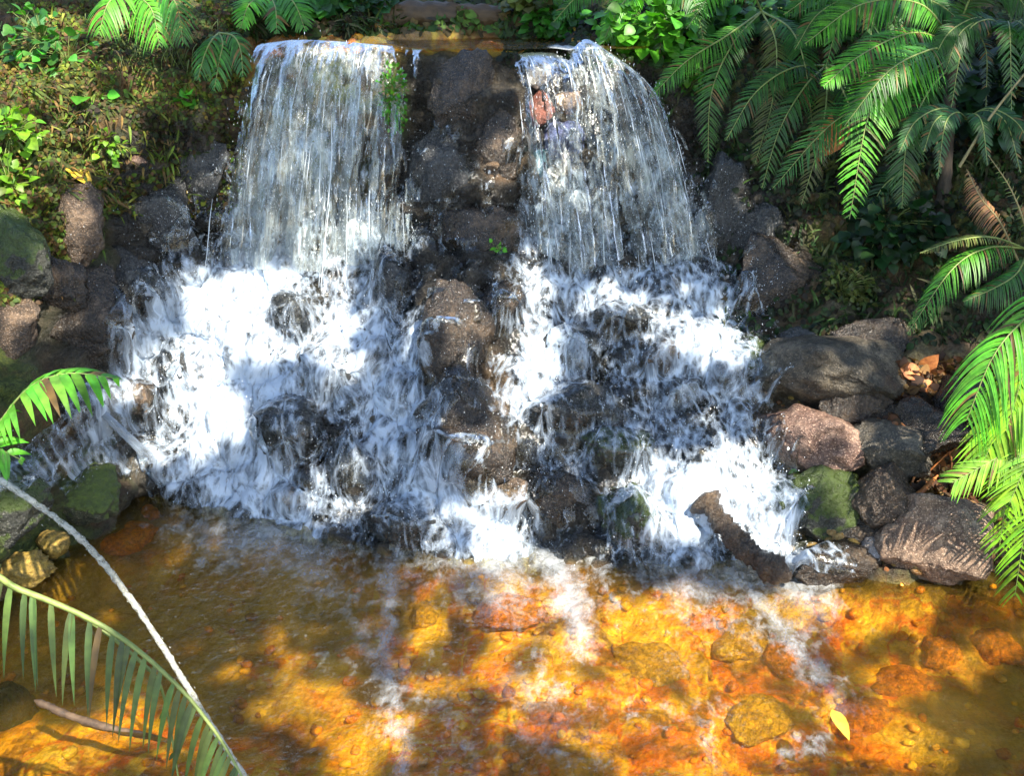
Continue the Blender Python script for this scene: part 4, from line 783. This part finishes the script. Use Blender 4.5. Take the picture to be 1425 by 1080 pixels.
# single leaves
def single(name, u, v, px, mat, dirn, label, cat="leaf", asp=.35, lift=.02, nrm=None, y=None):
    p, n = hit(u, v)
    if y is not None: p = at_z(u, v, y)
    p = p + n * lift; t = (p - CAM) @ FWD; s = px * t / FPX; D = np.array([dirn]); V, F, _ = leaves_mesh(np.zeros((1, 3)) - unit(D) * s / 2, D, np.array([nrm if nrm is not None else n + np.array([0, -.6, .3])]), np.array([s]), np.ones((1, 3)), asp)
    o = link(name, mesh_np(name, V, F, {"tint": np.tile(np.array([[.16, .42, .14]]), (len(V), 1))}), M[mat]); o.location = p; tag(o, label, cat); return o
single("leaf", 57, 40, 30, 'leaf', (.2, -.3, -1), "single round pale green leaf at the top left", asp=.55)
single("leaf", 98, 250, 46, 'yellowleaf', (1, -.3, -.5), "yellow leaf lying on top of the light brown rock", lift=.05)
single("leaf", 60, 405, 30, 'deadleaf', (.3, -.3, -1), "small orange leaf beside the brown earthy rock")
single("leaf", 1118, 205, 60, 'deadleaf', (-.5, -.2, -.7), "reddish brown dead leaf hanging at upper right beside the fern tip", lift=.25, asp=.25)
single("leaf", 1122, 265, 75, 'deadleaf', (-.15, -.1, -1), "lower long brown dead leaf hanging beside the fern tip", lift=.25, asp=.13)
single("leaf", 626, 302, 26, 'redleaf', (.3, -.3, -1), "small red leaf stuck on the central rock face", asp=.45)
single("leaf", 1268, 520, 36, 'deadleaf', (1, -.2, -.2), "crumpled orange leaf behind the grey slab boulder")
single("leaf", 1290, 508, 34, 'deadleaf', (.3, -.4, .6), "upright orange leaf behind the grey slab boulder")
single("leaf", 1290, 545, 34, 'deadleaf', (.7, -.6, -.6), "orange leaf lying below the upright orange leaf")
single("leaf", 1166, 1010, 52, 'yellowleaf', (.25, -1, 0), "yellow leaf floating on the pool at lower right", asp=.2, y=.02, nrm=(0, 0, 1))
# driftwood, twigs, log
def stick(name, pts, r, mat, label, cat, lumpy=.2, ns=10, n=40):
    C = curve(pts, n); rr = r * np.interp(np.linspace(0, 1, n), [0, .06, .5, .94, 1], [.35, .95, 1, .75, .2]) * (1 + lumpy * fbm(np.stack([np.linspace(0, 7, n), np.zeros(n), np.zeros(n) + r * 99], -1), 3))
    V, F = tubes(C[None], rr[None], ns); V = V + (fbm(V * 22, 3) * r * lumpy * .8 + .25 * r * np.abs(fbm(V * 60, 3)))[:, None] * unit(V - np.repeat(C, ns, 0))
    o = link(name, mesh_np(name, V - C[0], F), M[mat]); o.location = C[0]; tag(o, label, cat); return o
def lifted(u, v, h): p, n = hit(u, v); return p + n * h
stick("driftwood", [at_y(978, 690, 3.78), at_y(996, 716, 3.71), at_y(1022, 748, 3.62), at_y(1055, 778, 3.54), at_y(1100, 806, 3.46)], .047, 'driftwood', "weathered brown driftwood lying in the foam above the pool", "driftwood", .42, 20, 60)
stick("twig", [lifted(1240, 722, .10), lifted(1275, 695, .10), lifted(1310, 660, .08)], .011, 'deadleaf', "orange brown twig lying across the light brown rock and the tan block", "twig", .3, 8)
stick("twig", [at_z(48, 975, .03), at_z(120, 1005, .0), at_z(235, 1032, -.01)], .012, 'wood', "thin dark twig floating under the palm leaflets", "twig", .3, 8)
stick("log", [at_y(470, 30, 5.8), at_y(560, 22, 5.8), at_y(660, 22, 5.8), at_y(770, 30, 5.8)], .055, 'log', "brown fallen log lying across the stream above the lip", "log", .35, 16)
for i in range(7):
    a, b = random.uniform(1230, 1340), random.uniform(540, 660); p = lifted(a, b, .03); q_ = lifted(a + random.uniform(-40, 40), b + random.uniform(25, 60), .03)
    stick("twig", [p, (p + q_) / 2 + np.array([0, -.02, .03]), q_], .004, 'deadleaf', "dry reddish twig in the litter below the bright palm", "twig", .2, 6, 16)["group"] = "dry twigs below the palm"
# short moss and grass blades among the small leaves
def blades(n, boxes, ln, cols, label, name):
    P = []; Nn = []
    for _ in range(n):
        b = random.choice(boxes); p, nn = hit(random.uniform(b[0], b[2]), random.uniform(b[1], b[3]))
        if mnoise.noise(Vector(p) * 4 + Vector((9, 2, 1))) < random.uniform(-.2, .3): continue
        P.append(p); Nn.append(nn)
    P = np.array(P); Nn = np.array(Nn); k = len(P); D = Nn * .9 + rng.normal(0, .5, (k, 3)) + np.array([0, -.1, -.25])
    tint = np.array(cols)[rng.integers(0, len(cols), k)] * rng.uniform(.4, 1.4, (k, 1)); V, F, tn = leaves_mesh(P, D, np.array([0, 0, 1.0]) + rng.normal(0, .4, (k, 3)), ln * rng.uniform(.5, 1.7, k), np.clip(tint, 0, 1), .07, .5)
    mb = MB(); mb.add(V, F, tint=tn); o = mb.build(name, M['mossleaf']); tag(o, label, "grass", kind='stuff')
blades(4200, [(-60, 0, 345, 260), (-60, 120, 140, 420), (-60, 200, 330, 300)], .055, [(.13, .2, .02), (.2, .22, .03), (.09, .15, .015), (.2, .12, .03), (.14, .08, .025)], "short grass and moss blades on the left bank", "grass")
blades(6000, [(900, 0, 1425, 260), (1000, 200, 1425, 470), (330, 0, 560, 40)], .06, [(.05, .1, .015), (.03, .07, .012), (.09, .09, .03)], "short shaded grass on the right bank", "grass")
# rootlets hanging at the upper left
g = MB()
for i in range(46):
    a = random.choice([random.uniform(180, 300), random.uniform(180, 300), random.uniform(0, 330)]); b = random.uniform(20, 90); p = lifted(a, b, .05); C = curve([p, p + np.array([random.uniform(-.02, .02), -.04, -.04]), p + np.array([random.uniform(-.03, .03), -.06, -random.uniform(.08, .2)])], 8)
    V, F = tubes(C[None], np.linspace(.004, .001, 8)[None], 3, .4); g.add(V, F, tint=np.clip(np.array([.16, .2, .05]) * random.uniform(.5, 1.5), 0, 1))
o = g.build("grass", M['leaf']); tag(o, "pale grass blades hanging over the left bank", "grass", kind='stuff')
# water jet arcing in from the left
J = curve([np.array([-2.4, 2.97, .62]), np.array([-1.95, 2.87, .96]), at_y(-95, 610, 2.78), at_y(0, 668, 2.72), at_y(92, 733, 2.66), at_y(150, 792, 2.62), at_y(215, 882, 2.56), at_y(272, 975, 2.5), at_y(345, 1090, 2.43)], 180)
V, F = tubes(J[None], (.0088 * (1 + .22 * fbm(np.stack([np.linspace(0, 38, 180), np.zeros(180), np.zeros(180)], -1), 3)))[None], 12); V = V + .0022 * fbm(V * np.array([90, 90, 40]), 3)[:, None]
mb = MB(); mb.add(V - J[0], F)
nq = 90; qi = rng.integers(50, 180, nq); w = rng.uniform(.0008, .0022, nq); mb.add(*octas(J[qi] - J[0] + rng.normal(0, .010, (nq, 3)), np.gradient(J, axis=0)[qi] + rng.normal(0, .002, (nq, 3)), w * rng.uniform(1.5, 4, nq), w))
o = mb.build("water_jet", M['jet']); o.location = J[0]; tag(o, "thin clear jet of water arcing from the left edge into the pool", "water jet")

# ------------------------------------------------------------------ ground cover of the banks
def cover_leaves(n, boxes, size, cols, dens, label, name, mat='mossleaf', lift=.01, asp=.4):
    P = []; Nn = []
    for _ in range(n):
        b = random.choice(boxes); u, v = random.uniform(b[0], b[2]), random.uniform(b[1], b[3])
        p, nn = hit(u, v)
        d = mnoise.noise(Vector(p) * 5.5)
        if d < random.uniform(-.4, .3) - dens: continue
        if BVH.find_nearest(Vector(p))[0] is None: continue
        P.append(p + nn * lift); Nn.append(nn)
    P = np.array(P); Nn = np.array(Nn); k = len(P); D = rng.normal(0, 1, (k, 3)) + np.array([0, -.3, -.5]); D = D - .7 * (D * Nn).sum(-1, keepdims=True) * Nn
    ci = rng.integers(0, len(cols), k); tint = np.array(cols)[ci] * rng.uniform(.35, 1.4, (k, 1)) * np.clip(.75 + .9 * fbm(P * 3.2, 3), .2, 1.5)[:, None]; V, F, tn = leaves_mesh(P, D, Nn + rng.normal(0, .4, (k, 3)), size * rng.uniform(.5, 1.6, k), np.clip(tint, 0, 1), asp)
    mb = MB(); mb.add(V, F, tint=tn); o = mb.build(name, M[mat]); tag(o, label, "ground cover", kind='stuff')
cover_leaves(26000, [(-60, 0, 340, 300), (-60, 0, 340, 200), (-60, 260, 110, 420)], .018, [(.13, .17, .015), (.07, .12, .012), (.19, .14, .02), (.12, .06, .018), (.2, .24, .02), (.09, .17, .015), (.16, .085, .025)], .15, "mossy ground cover of the left bank", "ground_cover")
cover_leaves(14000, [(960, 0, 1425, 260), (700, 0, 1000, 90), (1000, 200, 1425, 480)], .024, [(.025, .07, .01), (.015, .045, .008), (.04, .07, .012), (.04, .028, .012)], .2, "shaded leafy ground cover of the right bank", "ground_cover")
cover_leaves(2500, [(330, 0, 730, 45), (340, 0, 520, 45)], .04, [(.04, .1, .012), (.07, .14, .015), (.1, .07, .02)], .2, "leafy ground cover along the top edge", "ground_cover")
cover_leaves(1400, [(1230, 500, 1425, 700)], .035, [(.2, .07, .02), (.1, .04, .015), (.25, .13, .04)], .1, "dry leaf litter on the right bank", "leaf_litter", 'mossleaf')

# ------------------------------------------------------------------ light
SUN = unit(np.array([.32, -.52, .79]))
SUNPX = [(370,455,115,75),(445,375,60,55),(235,555,95,52),(280,610,70,35),(545,325,50,35),(470,695,55,45),(605,450,45,75),(725,400,50,40),(715,515,60,95),(690,655,55,45),(690,725,62,50),
 (1000,480,55,42),(925,485,40,30),(870,435,70,25),(960,690,115,75),(1055,670,40,70),(1105,790,55,55),(690,235,38,45),(600,740,30,30),(845,95,40,38),(790,285,60,30),(1120,612,72,45),(1232,690,60,50),(1320,735,85,60),(1280,525,40,35),(1170,478,45,30),
 (20,230,50,85),(135,195,85,60),(200,15,70,45),(100,310,35,45),(60,90,75,60),(60,408,30,25),(20,450,25,35),(440,990,66,62),(505,1050,66,40),(60,1045,85,45),(180,1030,100,40),(770,180,55,70),(195,650,35,30),
 (745,985,95,55),(850,1000,80,60),(620,960,60,30),(700,790,70,40),(715,870,65,45),(800,850,70,95),(880,910,70,65),(1030,890,55,45),(930,855,60,40),(1050,990,125,60),(1000,1050,130,45),(900,1050,80,45),(1300,820,140,32),(1185,850,95,60),(1300,912,45,32),(1388,900,45,45),(1245,950,65,32),(1205,995,70,45),(1255,1050,75,40),(660,1075,50,25),(970,925,60,40),(480,110,70,45),(590,880,40,35),(600,790,60,25),(1130,705,40,30)]
SUN3 = [(at_y(1190,215,4.5),.16),(at_y(1150,105,4.5),.07),(at_y(1280,10,4.75),.12),(at_y(60,555,3.0),.15),(at_y(20,600,3.0),.12),(at_y(1400,600,3.4),.22),(at_y(1395,700,3.4),.2),(at_y(1380,500,3.4),.12),(at_y(1310,390,4.2),.12),(at_y(900,40,5.3),.16),(at_y(960,30,5.3),.12),(at_y(200,20,5.0),.15),(at_y(120,840,2.0),.05),(at_y(290,1010,1.92),.07),(at_y(1380,290,4.4),.08)]
gx, gy = np.meshgrid(np.arange(-2.6, 7.2, .066), np.arange(-4.6, 5.0, .066)); n = gx.size
LP = np.stack([gx.ravel() + rng.normal(0, .025, n), gy.ravel() + rng.normal(0, .025, n), 6.2 + rng.normal(0, .3, n) + .35 * pn(np.stack([gx.ravel(), gy.ravel(), 0 * gx.ravel()], -1))], -1)
ok = np.ones(n, bool); Sd = Vector(-SUN)
wb = .55 * pn(LP * 3.2) + .35 * pn(LP * 7); wp = .9 * pn(LP * 4.3 + 3) + .8 * pn(LP * 9)
for i in range(n):
    p = BVH.ray_cast(Vector(LP[i]), Sd)[0]
    if p is not None:
        u, v, t = to_px(np.array(p))
        if t > 0 and -700 < u < 2100 and -700 < v < 1800:
            for a, b, ru, rv in SUNPX:
                if ((u - a) / ru) ** 2 + ((v - b) / rv) ** 2 + (wp[i] if v > 770 else wb[i]) < (1.12 if v > 770 else 1.2): ok[i] = False; break
    if ok[i]:
        for c, r in SUN3:
            w = LP[i] - c; w = w - (w @ SUN) * SUN
            if w @ w < r * r: ok[i] = False; break
ok &= rng.random(n) > .012
LP = LP[ok]; k = len(LP); tb = np.array([9.2, -3.6, 0.0]); root = empty("tree", (tb[0], tb[1], .9)); tag(root, "unseen leafy tree added over the pool, its crown gapped to shape the sun patches", "tree"); off = np.array(root.location)  # added unseen tree; its leaves leave gaps where sun patches should land
a = rng.uniform(0, 6.28, k); N = unit(SUN + rng.normal(0, .3, (k, 3))); A = unit(np.cross(N, np.stack([np.cos(a), np.sin(a), 0 * a], -1))); B = np.cross(N, A); s = rng.uniform(.055, .085, k)[:, None]
V = np.stack([LP + A * s * 1.25, LP + A * s * .4 + B * s * .8, LP - A * s * .6 + B * s * .7, LP - A * s * 1.15, LP - A * s * .6 - B * s * .7, LP + A * s * .4 - B * s * .8], 1).reshape(-1, 3)
F = np.arange(k * 6).reshape(k, 6); link("shade_crown", mesh_np("shade_crown", V - off, F, {"tint": np.clip(np.repeat(np.array([.05, .11, .02]) * rng.uniform(.6, 1.3, (k, 1)), 6, 0), 0, 1)}), M['mossleaf'], root)
C = curve([tb + np.array([0, 0, .6]), tb + np.array([-.3, .2, 3]), tb + np.array([-1, .9, 5.2]), tb + np.array([-2.2, 2.2, 6.6])], 50); V, F = tubes(C[None], (np.linspace(.28, .1, 50))[None], 14); link("trunk", mesh_np("trunk", V - off, F), M['bark'], root)

w = bpy.data.worlds.new("World"); S.world = w; w.use_nodes = True; nt = w.node_tree; bg = nt.nodes["Background"]; sky = nt.nodes.new("ShaderNodeTexSky"); sky.sky_type = 'NISHITA'; sky.sun_disc = False
sky.sun_elevation = math.asin(SUN[2]); sky.sun_rotation = math.atan2(SUN[0], SUN[1]); nt.links.new(sky.outputs[0], bg.inputs[0]); bg.inputs[1].default_value = .15
sd = bpy.data.lights.new("sun", 'SUN'); sd.energy = 4.0; sd.angle = R(.5); sd.color = (1, .93, .8); so = bpy.data.objects.new("sun", sd); COL.objects.link(so); so.rotation_euler = Vector(-SUN).to_track_quat('-Z', 'Y').to_euler(); so.location = (3, -4, 9)
S.view_settings.view_transform = 'Standard'; S.view_settings.look = 'None'; S.view_settings.exposure = 1.85; S.view_settings.gamma = 1
cy = S.cycles; cy.use_denoising = True; cy.max_bounces = 6; cy.diffuse_bounces = 3; cy.glossy_bounces = 3; cy.transmission_bounces = 4; cy.transparent_max_bounces = 12; cy.caustics_reflective = False; cy.caustics_refractive = False; cy.sample_clamp_indirect = 4
